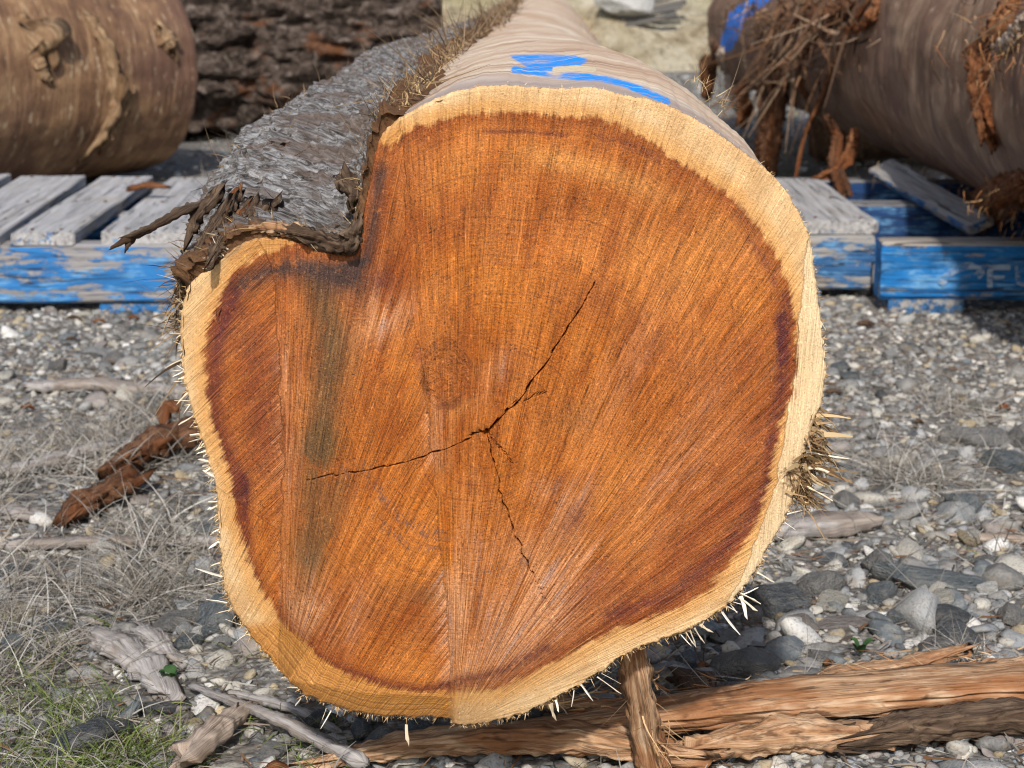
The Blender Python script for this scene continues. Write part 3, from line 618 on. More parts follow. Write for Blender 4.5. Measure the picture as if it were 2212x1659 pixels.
# --- the stem behind the face
AX0 = at(1080, 880, YF); CX0, CZ0 = AX0[0], AX0[2]
TH = np.arctan2(RIM3[:, 2] - CZ0, RIM3[:, 0] - CX0); RR = np.hypot(RIM3[:, 2] - CZ0, RIM3[:, 0] - CX0)
def angd(a, b): return (a - b + np.pi) % (2 * np.pi) - np.pi
def stem_radius(th, rface, s):
    w = smooth(0, 1.5, s) ** .8; rt = .222 - .0042 * s
    lobe = np.exp(-(angd(th, math.radians(152)) / .42) ** 2)
    A = .075 * smooth(.0, .6, s) * smooth(2.4, 1.5, s)
    lob2 = .022 * np.exp(-(angd(th, math.radians(62)) / .5) ** 2) * smooth(0, .3, s) * smooth(2.0, .8, s)
    return (1 - w) * rface + w * rt + lobe * A + lob2
def stem_center(s): return CX0 + (.066 - CX0) * np.clip(s / 4.5, 0, 2), CZ0 + (.389 - CZ0) * smooth(0, 1.4, s)
def stem_point(th, rface, s, off=0.):
    s = s + 0 * th; r = stem_radius(th, rface, s) + off; cx, cz = stem_center(s)
    return np.stack([cx + r * np.cos(th), YF + s, cz + r * np.sin(th)], -1)
SS = np.concatenate([[0.], .002 + 6.6 * np.linspace(0, 1, 190) ** 1.9])
def stem():
    sel = np.arange(0, NA, 2); th, rf = TH[sel][None], RR[sel][None]; s = SS[:, None]
    V = stem_point(th, rf, s + 0 * th)
    V[0] = RIM3[sel]
    V[..., 1] += np.where(s < .0001, 0, (RIM3[sel][:, 1] - YF)[None] * np.clip(1 - s / .04, 0, 1))
    n = .004 * fbm(np.stack([np.cos(th) * 2.2 + 0 * s, np.sin(th) * 2.2 + 0 * s, s * 3 + 0 * th], -1), 4) + .0016 * fbm(np.stack([np.cos(th) * 4 + 0 * s, np.sin(th) * 4 + 0 * s, s * 26 + 0 * th], -1), 3)
    n = n * smooth(0, .05, s); V[..., 0] += n * np.cos(th); V[..., 2] += n * np.sin(th)
    F = gridfaces(len(SS), len(sel), True); V2 = V.reshape(-1, 3)
    m = mesh('debarked_stem', V2, F[:, ::-1]); px, py = project(V)
    attr(m, 'uvs', np.stack([(th + 0 * s) * .25, s + 0 * th, 0 * s + 0 * th], -1).reshape(-1, 3))
    topside = (np.sin(th) > .2) & (s < 1.5) & (s > 0.0005)
    p1 = inside(px, py, [(1104, 122), (1160, 119), (1240, 122), (1268, 130), (1240, 148), (1195, 152), (1150, 149)])
    d1, _ = polydist(px, py, [(1104, 122), (1160, 119), (1240, 122), (1268, 130), (1240, 148), (1195, 152), (1150, 149), (1108, 124)]); m1 = smooth(-9, 6, np.where(p1, d1, -d1))
    d2, t2 = polydist(px, py, [(1112, 150), (1150, 153), (1185, 161), (1260, 166), (1320, 174), (1370, 189), (1420, 208), (1440, 219)]); m2 = smooth(13, 3, d2) * (.72 + .5 * vnoise(np.stack([px / 30, py / 9, px * 0], -1)))
    p3, _ = polydist(px, py, [(1290, 0), (1300, 0)]); d3, _ = polydist(px, py, [(1200, 150), (1245, 147), (1282, 151)]); fib = smooth(8, 4, d3)
    mk = np.stack([np.maximum(m1, m2) * topside * (1 - fib), fib * topside, 0 * m1, 1 + 0 * m1], -1)
    attr(m, 'mk', mk.reshape(-1, 4)); obj('debarked_stem', m, M['debarked'], log, label='smooth peeled stem, pale mauve brown, with two blue paint stripes')
stem()
# the far end of the stem, closed
def far_end():
    th = np.linspace(0, 2 * np.pi, 48, endpoint=False); P = stem_point(th, np.interp(th, np.sort(TH % (2 * np.pi)), RR[np.argsort(TH % (2 * np.pi))]), np.full(48, SS[-1]))
    V = np.concatenate([P, P.mean(0)[None]]); i = np.arange(48)
    m = mesh('far_cut', V, np.stack([i, (i + 1) % 48, np.full(48, 48)], -1)); attr(m, 'uvs', np.zeros((49, 3))); attr(m, 'mk', np.zeros((49, 4))); obj('far_cut', m, M['debarked'], log)
far_end()

# --- bark left on the stem
_o = np.argsort(TH % (2 * np.pi)); _ths, _rs = (TH % (2 * np.pi))[_o], RR[_o]
rface_of = lambda th: np.interp(th % (2 * np.pi), _ths, _rs, period=2 * np.pi)
def bark():
    ns, nt = 330, 420; s = 3.3 * np.linspace(0, 1, ns)[:, None] ** 1.5; a0, a1 = math.radians(100), math.radians(212)
    k = np.linspace(0, 1, nt)[None]; th = a0 + (a1 - a0) * k + 0 * s
    rf = rface_of(th)
    q = np.stack([np.cos(th) * 9, np.sin(th) * 9, s * 9 + 0 * th], -1)
    pl = fbm(q * np.array([1, 1, .7]), 2, ridged=True) * .5 + .5 * fbm(q * np.array([3.4, 3.4, 2.2]), 3, ridged=True); fi = fbm(q * 7, 3); big = fbm(q * .4 + 3, 2)
    d01 = smooth(-.9, .9, pl)
    # edges of the bark: ragged in angle, a wedge at the sapwood corner, bare low on the side near the cut
    lo = np.radians(np.interp(s, [0, .1, .35, .8, 1.6, 3.3], [110, 109, 106, 108, 106, 104])) + .05 * fbm(np.stack([s * 14, s * 0, s * 0], -1), 3)
    hi = np.radians(np.interp(s, [0, .03, .12, .3, 3.3], [156, 160, 176, 200, 210])) + .04 * fbm(np.stack([s * 20, s * 0 + 4, s * 0], -1), 3)
    cov = smooth(-.02, .07, th - lo) * smooth(-.02, .05, hi - th)
    cov = cov * (1 - .0 * big)
    thick = (.011 + .008 * pl + .003 * fi + .008 * big) * cov - .004 * (1 - cov)
    front = smooth(-.002, .02, s); thick = thick * (.55 + .45 * front)
    V = stem_point(th, rf, s, thick)
    V[..., 1] += .006 * fbm(q * 2.5, 2) * smooth(.05, 0, s)  # uneven cut
    # close the front: first row goes down to the wood
    V0 = stem_point(th[0], rf[0], np.zeros(nt), np.full(nt, -.004)); V0[:, 1] += .004
    V[0, :, 1] = YF + .0025 + .012 * (1 - cov[0]) + .005 * np.abs(fbm(q[0] * 3, 2)); V[1:3, :, 1] += .012 * (1 - cov[1:3]); V = np.concatenate([V0[None], V])
    m = mesh('bark', V, gridfaces(ns + 1, nt)[:, ::-1])
    dd = np.concatenate([d01[:1] * 0 + .35, d01]); attr(m, 'depth', np.clip(dd + .25 * np.concatenate([fi[:1], fi]), 0, 1).ravel())
    uv = np.stack([th * .25, s + 0 * th, 0 * th], -1); attr(m, 'uvs', np.concatenate([uv[:1], uv]).reshape(-1, 3))
    br = np.clip(smooth(.22, .0, th - lo) * .8 + smooth(.25, .02, hi - th) + .65 * smooth(.05, 0, s), 0, 1); attr(m, 'brown', np.concatenate([br[:1], br]).ravel())
    obj('bark', m, M['bark'], log, label='rough grey bark strip with brown torn edges')
bark()

# --- the folded bark plug in the notch, seen cut
def bark_point(thdeg, s, off): 
    th = np.radians(thdeg); return stem_point(th, rface_of(th), np.asarray(s, float) + 0 * th, off)
def notch():
    P = [at(x, y, YF + d) for x, y, d in ((598, 498, .006), (640, 503, .004), (690, 520, .003), (735, 532, .003), (762, 524, .004), (772, 490, .006), (780, 452, .009))]
    tube('bark_fold', P, [.003, .0035, .0045, .006, .006, .0035, .002], [.005, .006, .007, .009, .009, .006, .004], M['brown'], 120, 22, .75, 3, log, up=(0, -1, .3))
    P = [at(x, y, YF + d) for x, y, d in ((545, 500, .012), (590, 494, .006), (640, 498, .005), (672, 512, .006))]
    tube('inner_bark', P, [.0025, .004, .004, .002], [.005, .006, .006, .003], M['slab'], 80, 18, .7, 5, log, up=(0, -1, .3))
    P = [at(x, y, YF + d) for x, y, d in ((762, 455, .02), (768, 420, .025), (752, 392, .04), (742, 380, .06))]
    tube('bark_fold', P, [.003, .004, .005, .003], [.006, .007, .007, .004], M['brown'], 70, 16, .8, 8, log, up=(0, -1, .3))
notch()

# --- fibres and splinters
FIB = [(.50, .36, .19), (.38, .25, .12), (.28, .18, .09), (.60, .47, .29)]
DARKF = [(.10, .066, .042), (.17, .115, .07), (.24, .17, .11), (.07, .046, .03), (.32, .22, .12)]
def fibres():
    parts = []
    def tuft(thr, sr, n, ln, wd, cols, out=1., side=.6, offr=(.004, .014), droop=0.):
        th = rng.uniform(*np.radians(thr), n); s = rng.uniform(sr[0], sr[1], n) ; rf = rface_of(th)
        b = stem_point(th, rf, s, rng.uniform(*offr, n)); nrm = np.stack([np.cos(th), 0 * th, np.sin(th)], -1)
        d = nrm * out * rng.uniform(.2, 1, n)[:, None] + side * rng.normal(size=(n, 3)); L = ln * rng.gamma(3, .33, n)
        cu = rng.normal(size=(n, 3)) * L[:, None] * .35 + np.array([0, 0, -droop]) * L[:, None]
        parts.append(blades(b, d, L, wd * rng.uniform(.5, 1.4, n), cu, pick(cols, n), 4))
    tuft((104, 114), (.02, .22), 260, .013, .0011, DARKF + FIB[:2]); tuft((103, 112), (.18, .75), 360, .014, .0012, FIB[1:3] + DARKF); tuft((103, 110), (.7, 3.0), 620, .020, .0018, DARKF)
    tuft((106, 126), (.6, 2.6), 380, .03, .0014, DARKF); tuft((130, 160), (.004, .05), 420, .010, .001, DARKF + FIB[:2]); tuft((118, 150), (.0, .03), 200, .009, .0009, DARKF + FIB)
    tuft((120, 165), (.1, 1.8), 420, .016, .0009, DARKF, offr=(.012, .022)); tuft((150, 168), (.02, .12), 420, .013, .0016, DARKF + FIB[1:3], 1., .5, droop=.4)
    tuft((158, 182), (.06, .9), 500, .022, .0022, DARKF, .7, .6, droop=.5); tuft((112, 120), (.05, .1), 60, .02, .001, DARKF, 1.4, .3)
    tuft((96, 106), (1.6, 4.5), 560, .024, .002, DARKF, 1.0, .9); tuft((48, 56), (.2, .24), 50, .012, .0008, FIB, 1.2, .6); tuft((20, 60), (2.0, 4.5), 120, .015, .0012, FIB)
    blade_obj('loose_fibres', parts, M['fibre'], parent=log, kind='stuff')
    # fuzz left by the chain all round the cut rim
    parts = []; n = 5200; j = rng.integers(0, NA, n); b = RIM3[j] + np.array([0, .002, 0]) + rng.normal(size=(n, 3)) * .0008
    cen = np.array([CX0, YF, CZ0]); o = b - cen; o[:, 1] = 0; o /= np.linalg.norm(o, axis=1)[:, None]
    low = np.clip(.75 - o[:, 2] * .8, .12, 1); keep = (rng.random(n) < low) & ~((TH[j] > 1.75) & (TH[j] < 2.75)); b, o, low = b[keep], o[keep], low[keep]; n = len(b)
    d = o + .55 * rng.normal(size=(n, 3)); parts.append(blades(b, d, .0021 * rng.gamma(2, .5, n) * (.4 + low), .0007 * rng.uniform(.6, 1.5, n), rng.normal(size=(n, 3)) * .0008, pick([(.66, .46, .24), (.52, .33, .15), (.74, .58, .36), (.40, .25, .11)], n), 2))
    # torn brush of fibres at the bark pocket on the right side
    for (x, y, n, ln, w) in ((1772, 905, 70, .011, .0014), (1770, 945, 90, .013, .0018), (1752, 985, 80, .014, .0018), (1745, 1012, 100, .015, .0022), (1740, 1065, 150, .012, .0009), (1725, 1030, 140, .009, .0012)):
        q = at(x - 16, y, YF + .012); b = q + rng.normal(size=(n, 3)) * np.array([.004, .008, .005]); d = np.array([1., -.15, -.35]) + .55 * rng.normal(size=(n, 3))
        parts.append(blades(b, d, ln * rng.gamma(3, .3, n), w * rng.uniform(.6, 2.6, n), rng.normal(size=(n, 3)) * .005 + np.array([0, 0, -.004]), pick([(.36, .24, .125), (.26, .155, .075), (.16, .095, .048), (.50, .37, .21)], n), 3))
    blade_obj('cut_fuzz', parts, M['fibre'], parent=log, kind='stuff')
fibres()

def splinters():
    vars_ = []
    for k in range(7):
        r = np.random.default_rng(40 + k); nu = 5; t = np.linspace(0, 1, nu); w = (1 - .45 * t ** 2) * r.uniform(.6, 1.35, nu); V = []
        bend = r.normal(size=2) * .30
        for i in range(nu):
            for (a, b) in ((-1, -1), (1, -1), (1, 1), (-1, 1)): V.append((t[i] + (.10 * a * (i == nu - 1)), a * w[i] * .5 + bend[0] * t[i] ** 2 * 3, b * w[i] * .13 + bend[1] * t[i] ** 2 * 3))
        F = [f for f in gridfaces(nu, 4, True).tolist()] + [[3, 2, 1, 0], [4 * nu - 4, 4 * nu - 3, 4 * nu - 2, 4 * nu - 1]]
        m = mesh('splinter', np.array(V), np.array(F), False); attr(m, 'col', np.tile(np.array([(.80, .71, .56, 1), (.72, .59, .42, 1), (.86, .80, .69, 1)][k % 3]), (len(V), 1))); m.materials.append(M['fibre']); vars_.append(m)
    def put(x, y, ang, ln, wd, toward=.25):
        p = at(x, y, YF + .004); mpp = 1.5 / FPX; a = math.radians(ang + random.uniform(-14, 14))
        d = Vector((math.cos(a), -toward + random.uniform(-.3, .3), math.sin(a))).normalized()
        o = obj('splinter', random.choice(vars_), None, log); o.location = p; q = d.to_track_quat('X', 'Z'); o.rotation_mode = 'QUATERNION'
        o.rotation_quaternion = q @ Quaternion((1, 0, 0), random.uniform(-.8, .8)); o.scale = (ln * mpp, wd * mpp, wd * mpp)
    left = [(387, 735), (389, 765), (391, 790), (396, 815), (402, 840), (410, 868), (418, 895), (428, 925), (440, 955), (450, 985), (458, 1010), (465, 1035), (470, 1080), (472, 1110), (475, 1145)]
    for k, (x, y) in enumerate(left):
        for _ in range(5 if 5 < k < 12 else 3 if k > 1 else 2):
            put(x + random.uniform(0, 9), y + random.uniform(-16, 16), 196 + random.uniform(-38, 34), random.choice((10, 16, 24, 30, 38)) * random.uniform(.7, 1.2), random.uniform(2.5, 7.5))
    for x, y, a, l, w in ((480, 1245, 172, 55, 8), (482, 1255, 190, 40, 4), (478, 1215, 195, 24, 4), (490, 1303, 176, 42, 7), (496, 1318, 200, 30, 3), (520, 1350, 165, 36, 5), (530, 1372, 205, 26, 4), (474, 1170, 205, 26, 6),
                       (1636, 1236, -20, 40, 12), (1600, 1282, -15, 44, 12), (1604, 1284, 8, 34, 10), (1596, 1290, -25, 46, 8), (1600, 1288, -62, 48, 8), (1560, 1322, -48, 58, 9), (1572, 1310, -35, 24, 3), (1577, 1305, -40, 24, 3),
                       (1584, 1300, -30, 26, 4), (1512, 1348, -52, 32, 7), (1500, 1356, -48, 40, 6), (1490, 1362, -55, 40, 5), (1482, 1366, -70, 34, 4), (1470, 1370, -40, 34, 2), (1700, 1110, 25, 34, 6), (1695, 1128, -40, 26, 4), (1680, 1160, -20, 16, 3),
                       (1290, 1462, -28, 60, 4), (1300, 1455, -10, 45, 3), (1255, 1478, -52, 42, 9), (1240, 1492, -95, 34, 6), (1190, 1520, -80, 40, 10), (1200, 1512, -60, 26, 5), 
                       (878, 1565, -88, 46, 9), (715, 1535, -130, 42, 8), (705, 1530, -105, 24, 4), (1768, 690, -65, 26, 4), (650, 1508, -120, 22, 6), (395, 655, 140, 20, 3), (1742, 975, -22, 90, 5), (1738, 1050, -14, 60, 14), (1745, 1010, -8, 52, 10), (1750, 1025, -35, 62, 10)):
        put(x, y, a, l, w)
    for _ in range(20):
        t = random.random(); x = 500 + 30 * t; y = 560 - 40 * t; put(x - 40 + random.uniform(-15, 15), y + 14 + random.uniform(-10, 10), 140 + random.uniform(-35, 35), random.uniform(10, 24), random.uniform(2, 4))
splinters()

# --- torn bark hanging off the left shoulder
def torn():
    K = [((478, 430), (430, 500), (415, 560), .07), ((500, 440), (452, 520), (425, 590), .05), ((520, 470), (470, 540), (440, 572), .03), ((480, 460), (440, 525), (412, 556), .09), ((540, 400), (500, 450), (455, 475), .16), ((600, 335), (545, 400), (495, 430), .3),
         ((640, 320), (590, 372), (540, 420), .36), ((490, 480), (455, 530), (412, 548), .04), ((560, 440), (500, 490), (462, 520), .05), ((660, 300), (622, 330), (606, 352), .45), ((515, 500), (470, 545), (452, 585), .02)]
    for k, (a, b, c, dy) in enumerate(K):
        P = [at(a[0], a[1], YF + dy + .03), at(b[0], b[1], YF + dy), at(c[0], c[1], YF + dy - .01)]
        for q in range(5):
            o_ = np.array([random.uniform(-.003, .014), random.uniform(-.01, .03), random.uniform(-.012, .008)]); f_ = random.uniform(.15, .45)
            tube('torn_bark_strip', [p_ + o_ * (1 + .6 * i_) for i_, p_ in enumerate(P)], [.010 * f_, .012 * f_, .005 * f_], [.003, .0035, .002], M['brown'] if (k + q) % 5 else M['red'], 36, 10, .7, 20 + 5 * k + q, log, up=(-.5 + random.uniform(-.6, .6), -.6, .6), ragged=2.2)
    tube('bark_twig', [at(462, 432, YF + .10), at(400, 452, YF + .06), at(330, 490, YF + .03), at(272, 518, YF + .0), at(238, 538, YF - .01)], [.003, .004, .0032, .0026, .001], [.002, .003, .0022, .002, .001], M['brown'], 60, 10, .3, 3, log)
    tube('bark_twig', [at(330, 488, YF + .03), at(285, 508, YF), at(262, 514, YF)], [.002, .002, .0008], [.0015, .0015, .0006], M['brown'], 24, 8, .4, 6, log)
    tube('bark_twig', [at(290, 512, YF + .01), at(275, 530, YF), at(270, 545, YF)], [.002, .002, .0008], [.0015, .0015, .0006], M['brown'], 24, 8, .4, 7, log)
    # strip of bark hanging from the underside to the ground
    P = [at(1362, 1392, YF + .06), at(1372, 1450, YF + .055), at(1385, 1530, YF + .07), at(1398, 1600, YF + .085), at(1412, 1668, YF + .09)]
    tube('hanging_bark_strip', P, [.010, .0115, .0115, .013, .014], [.004, .005, .005, .006, .006], M['slab'], 90, 40, .2, 2, log, up=(-.45, -1, 0), ragged=.3)
    P = [at(1352, 1396, YF + .07), at(1362, 1450, YF + .075), at(1376, 1530, YF + .09), at(1392, 1610, YF + .1)]
    tube('hanging_bark_strip', P, [.005, .006, .006, .004], [.004, .004, .004, .003], M['brown'], 50, 12, .3, 4, log, up=(-1, -.3, 0))
    parts = []; n = 46; t = rng.random(n); b = at(1385 + 40 * t + rng.normal(size=n) * 12, 1400 + 230 * t, YF + .06 + .03 * rng.random(n)); d = np.array([.5, -.3, -.8]) + .6 * rng.normal(size=(n, 3)); L = rng.uniform(.015, .05, n)
    parts.append(blades(b, d, L, rng.uniform(.0008, .0022, n), rng.normal(size=(n, 3)) * .02, pick([(.42, .24, .11), (.3, .16, .07), (.5, .33, .18)], n), 6)); blade_obj('hanging_fibres', parts, M['fibre'], parent=log, kind='stuff')
torn()

# ------------------------------------------------------------------ pallets under the logs
def pallet_frame(name, loc, rotz, label):
    o = obj(name, None, label=label, cat='pallet', group='timber pallets carrying the logs'); o.location = loc; o.rotation_euler = (0, 0, rotz); return o
BZ0, BZ1, DT = .025, .145, .028           # beam underside, beam top, deck thickness
def left_pallet():
    c = at(405, 590, 3.75)                 # right front corner of the front beam
    o = pallet_frame('pallet', (c[0], 3.75, gz(c[0], 3.75)), math.radians(2.0), 'blue painted pallet with grey weathered deck boards and no log on it')
    L = 1.30
    for k, y in enumerate((.03, .50, .95)): board('beam', (L, .06 if k else .065, BZ1 - BZ0), M['beam'], o, (-L / 2, y, (BZ0 + BZ1) / 2), (0, 0, 0), k + 1, 40, .005, .003)
    for k, (x, w, len_, tilt, dz) in enumerate(((-.105, .176, .98, .0, 0), (-.305, .132, .97, -.01, .004), (-.485, .165, 1.0, .012, 0), (-.675, .15, .98, -.012, .003), (-.855, .15, .99, .01, 0), (-1.03, .15, .98, .0, 0), (-1.20, .14, .98, .0, 0))):
        board('deck_board', (len_, w, DT), M['plank'], o, (x + .02, .002 + len_ / 2 - .006 * (k % 3), BZ1 + DT / 2 + dz), (0, 0, math.pi / 2 + tilt), 10 + k, 26, .003, .004)
    for k, x in enumerate((-.105, -.66, -1.2)): board('bottom_board', (1.0, .16, .032), M['beam'], o, (x, .51, .011), (0, 0, math.pi / 2), 30 + k, 20, .003, .002)
left_pallet()
def middle_pallet():
    c = at(1888, 545, 3.98)
    o = pallet_frame('pallet', (c[0], 3.98, gz(c[0], 3.98)), math.radians(-.8), 'worn grey and dull blue pallet under the sawn log, its front edge cracked')
    L = 1.32
    for k, y in enumerate((.035, .50, .95)): board('beam', (L, .07, BZ1 - BZ0), M['beam2'], o, (-L / 2, y, (BZ0 + BZ1) / 2 + .0), (0, 0, 0), k + 41, 40, .006, .003)
    for k, (x, w, tilt, dz) in enumerate(((-.095, .185, .0, .004), (-.34, .15, .01, 0), (-.56, .15, 0, 0), (-.80, .15, -.01, 0), (-1.02, .15, .01, 0), (-1.23, .15, 0, 0))):
        board('deck_board', (.98 if k else .70, w, DT + (.004 if k == 0 else 0)), M['plank'], o, (x + (.0 if k else -.0), .0 + (.49 if k else .352), BZ1 + DT / 2 + dz), (0, 0, math.pi / 2 + tilt + (.03 if k == 0 else 0)), 50 + k, 26, .006, .005)
    for k, x in enumerate((-.19, -.70, -1.2)): board('bottom_board', (1.0, .16, .032), M['beam2'], o, (x, .51, .011), (0, 0, math.pi / 2), 60 + k, 20, .003, .002)
middle_pallet()
def right_pallet():
    c = at(1904, 575, 3.84)
    o = pallet_frame('pallet', (c[0], 3.84, gz(c[0], 3.84)), math.radians(-1.2), 'bright blue pallet with worn white stencil letters under the stringy brown log')
    L = 1.30
    front = board('beam', (L, .075, BZ1 - BZ0 + .005), M['beam3'], o, (L / 2, .04, (BZ0 + BZ1) / 2), (0, .004, 0), 71, 40, .009, .004)
    board('beam', (L, .07, BZ1 - BZ0 + .02), M['shade_blue'], o, (L / 2 - .04, .50, (BZ0 + BZ1) / 2 + .012), (0, 0, 0), 72, 40, .006, .003)
    board('beam', (L + .2, .07, BZ1 - BZ0 + .02), M['shade_blue'], o, (L / 2 - .1, .98, (BZ0 + BZ1) / 2 + .012), (0, 0, 0), 73, 40, .006, .003)
    # a loose deck board tipped against the beams
    a, b = at(1880, 368, 4.5), at(2085, 488, 3.98); mid = (a + b) / 2 - np.array(o.location); d = b - a
    board('loose_deck_board', (float(np.linalg.norm(d)) * 1.1, .07, .022), M['beam2'], o, mid + np.array([.03, .05, 0]), (math.radians(24), -math.asin(d[2] / np.linalg.norm(d)), math.atan2(d[1], d[0])), 81, 26, .004, .006)  # dim blue-grey timber, the shadow on this board put into its colour
    for k, x in enumerate((.50, .80, 1.1)): board('deck_board', (.95, .16, DT), M['plank'], o, (x, .52, BZ1 + DT / 2 + .012), (0, 0, math.pi / 2 + .01 * k), 83 + k, 26, .004, .004)
    for k, x in enumerate((.10, .65, 1.2)): board('bottom_board', (1.0, .16, .032), M['beam2'], o, (x, .51, .011), (0, 0, math.pi / 2), 90 + k, 20, .003, .002)
    # stencilled letters: an arc, then two square-cut letters, mostly worn away
    N = NT('worn_white_stencil', .8, .2); P = N.tex('Object'); tr_ = N.t.nodes.new('ShaderNodeBsdfTransparent'); mx = N.t.nodes.new('ShaderNodeMixShader')
    N.done(N.mix(N.noise(P, 60., 3, .6), (.22, .36, .56), (.52, .60, .68))); pm = N.math('MULTIPLY', N.step(N.noise(N.map(P, (22, 22, 60)), 1, 6, .75), .40, .56), .85)
    N.t.links.new(pm, mx.inputs[0]); N.t.links.new(tr_.outputs[0], mx.inputs[1]); N.t.links.new(N.b.outputs[0], mx.inputs[2]); N.t.links.new(mx.outputs[0], N.t.nodes['Material Output'].inputs[0])
    def stroke(pts, w):
        pts = np.array(pts, float); q = np.stack([np.interp(np.linspace(0, 1, 24), np.linspace(0, 1, len(pts)), pts[:, i]) for i in (0, 1)], -1)
        for _ in range(3): q[1:-1] = (q[:-2] + 2 * q[1:-1] + q[2:]) / 4
        T = np.gradient(q, axis=0); T /= np.linalg.norm(T, axis=1)[:, None]; nn = np.stack([-T[:, 1], T[:, 0]], -1)
        V = np.stack([at(*(q + nn * w / 2).T, 3.8385), at(*(q - nn * w / 2).T, 3.8385)], 1); V[..., 1] += -.0035 - .021 * (V[..., 0] - c[0])
        m = mesh('stencil_letter', V.reshape(-1, 3) - np.array(o.location), gridfaces(24, 2)); s = obj('stencil_letter', m, N.mat, front); s.rotation_euler = (0, 0, 0)
        s.matrix_parent_inverse = (Matrix.Rotation(o.rotation_euler.z, 4, 'Z') @ Matrix.Translation(front.location) @ front.rotation_euler.to_matrix().to_4x4()).inverted()
    stroke([(2030, 612), (2042, 598), (2060, 580), (2090, 572), (2112, 572), (2120, 584), (2108, 596)], 16)
    stroke([(2136, 620), (2136, 582), (2140, 576), (2180, 576)], 12); stroke([(2136, 598), (2168, 598)], 9); stroke([(2196, 574), (2196, 606), (2204, 612), (2232, 612), (2240, 604), (2240, 574)], 11)
right_pallet()

# ------------------------------------------------------------------ the other logs
def stem_log(name, A, B, r0, r1, mat, label, nu=150, nv=180, amp=.02, extra=None, seed=0, endmat=None, power=1., markfn=None):
    A, B = np.array(A, float), np.array(B, float); T = (B - A) / np.linalg.norm(B - A); L = np.linalg.norm(B - A)
    Sx = np.cross(T, [0, 0, 1]); Sx /= np.linalg.norm(Sx); U = np.cross(Sx, T); s = np.linspace(0, 1, nu)[:, None]; a = np.linspace(1.5 * np.pi, 3.5 * np.pi, nv, endpoint=False)[None]
    r = r0 + (r1 - r0) * s; q = np.stack([np.cos(a) * 1.5 + 0 * s + seed, np.sin(a) * 1.5 + 0 * s, s * L * 1.2 + 0 * a], -1)
    n = amp * fbm(q, 4) + amp * .25 * fbm(q * np.array([2, 2, 9]), 3)
    if extra is not None: n = n + extra(q, s, a, L)
    rr = r + n; rr = rr * (1 - .06 * smooth(.012, 0, np.minimum(s, 1 - s)))
    V = A + T * (s * L + 0 * a)[..., None] + Sx * (rr * np.cos(a))[..., None] + U * (rr * np.sin(a))[..., None]
    o = obj(name, None, label=label, cat='log')
    m = mesh('log_surface', V, gridfaces(nu, nv, True)); attr(m, 'uvs', np.stack([a * .3 + 0 * s, s * L + 0 * a, 0 * s + 0 * a], -1).reshape(-1, 3))
    mk = np.zeros((nu, nv, 4)); mk[..., 3] = 1
    if markfn is not None: mk[..., 0] = markfn(V)
    attr(m, 'mk', mk.reshape(-1, 4)); attr(m, 'depth', np.clip(.5 + n / (amp * 2.4), 0, 1).ravel()); obj('log_surface', m, mat, o)
    for k, e in ((0, 0), (nu - 1, 1)):
        ring = V[k]; cen = ring.mean(0); W_ = np.concatenate([ring] + [cen + (ring - cen) * f for f in (.8, .6, .4, .2)] + [cen[None]])
        F = np.concatenate([gridfaces(5, nv, True), np.stack([4 * nv + np.arange(nv), 4 * nv + (np.arange(nv) + 1) % nv, np.full(nv, 5 * nv), np.full(nv, 5 * nv)], -1)])
        mm = bpy.data.meshes.new('cut_end'); mm.from_pydata(W_.tolist(), [], [tuple(dict.fromkeys(f)) for f in F.tolist()]); mm.update(); obj('cut_end', mm, endmat or M['endgrain'], o)
    return o, V
def m_end():
    N = NT('aged_end_grain', .8, .2); P = N.tex('Object'); n = N.noise(P, 30., 4, .6)
    return N.done(N.ramp(n, (.3, (.24, .12, .05)), (.7, (.46, .29, .14))), N.bump(n, .4, .004))
M['endgrain'] = m_end()
# peeled log on the left
cL = onz(185, 372, 0.); 
def lump(q, s, a, L): return .02 * np.exp(-((a - 2.2) / .25) ** 2 - ((s - .35) / .03) ** 2) + .012 * fbm(q * 3, 3, ridged=True) * smooth(.5, .9, fbm(q * .8 + 4, 2))
LD = math.radians(54); dx = np.array([math.cos(LD), math.sin(LD), 0]); ce = at(268, 128, 6.25); ce[2] = .375
peel, _V = stem_log('peeled_log', ce - dx * 1.75, ce, .372, .365, M['leftlog'], 'peeled tan brown log lying behind the grey plank pallet', 190, 220, .012, lump, 2)
def on_log(P0, P1, r, x, y, out=.0):
    q = ray(x, y); o = np.array([0, 0, CAM_H]); t_ = np.linspace(2.2, 10, 4000)[:, None]; P = o + q * t_; d = (P1 - P0); L = np.linalg.norm(d); d = d / L
    k = (P - P0) @ d; w = np.linalg.norm(P - P0 - k[:, None] * d, axis=1); h = np.nonzero((w < r + out) & (k > -.1) & (k < L + .02))[0]; return P[h[0]] if len(h) else P[np.argmin(w)]
def crust(pts, w, h, mat, name, k): tube(name, [on_log(ce - dx * 1.75, ce, .372, *p) for p in pts], w, h, mat, 46, 14, .6, 60 + k, peel, up=(.1, -1, .6), ragged=.8)
crust([(182, 28), (215, 75), (238, 130), (248, 190), (246, 235), (222, 285), (172, 350)], [.014, .022, .016, .026, .014, .016, .008], [.006, .010, .007, .011, .007, .007, .006], M['scab'], 'bark_seam', 0)
crust([(345, 62), (362, 85), (372, 112)], [.02, .03, .012], [.006, .012, .006], M['scab'], 'bark_scab', 1); crust([(60, 62), (88, 88), (100, 120)], [.03, .045, .02], [.008, .014, .006], M['scab'], 'bark_scab', 2)
crust([(80, 135), (95, 160), (112, 180)], [.012, .012, .006], [.005] * 3, M['scab'], 'bark_scab', 3); crust([(290, 190), (270, 240), (240, 290), (215, 330)], [.006, .009, .009, .005], [.005] * 4, M['scab'], 'bark_seam', 4)
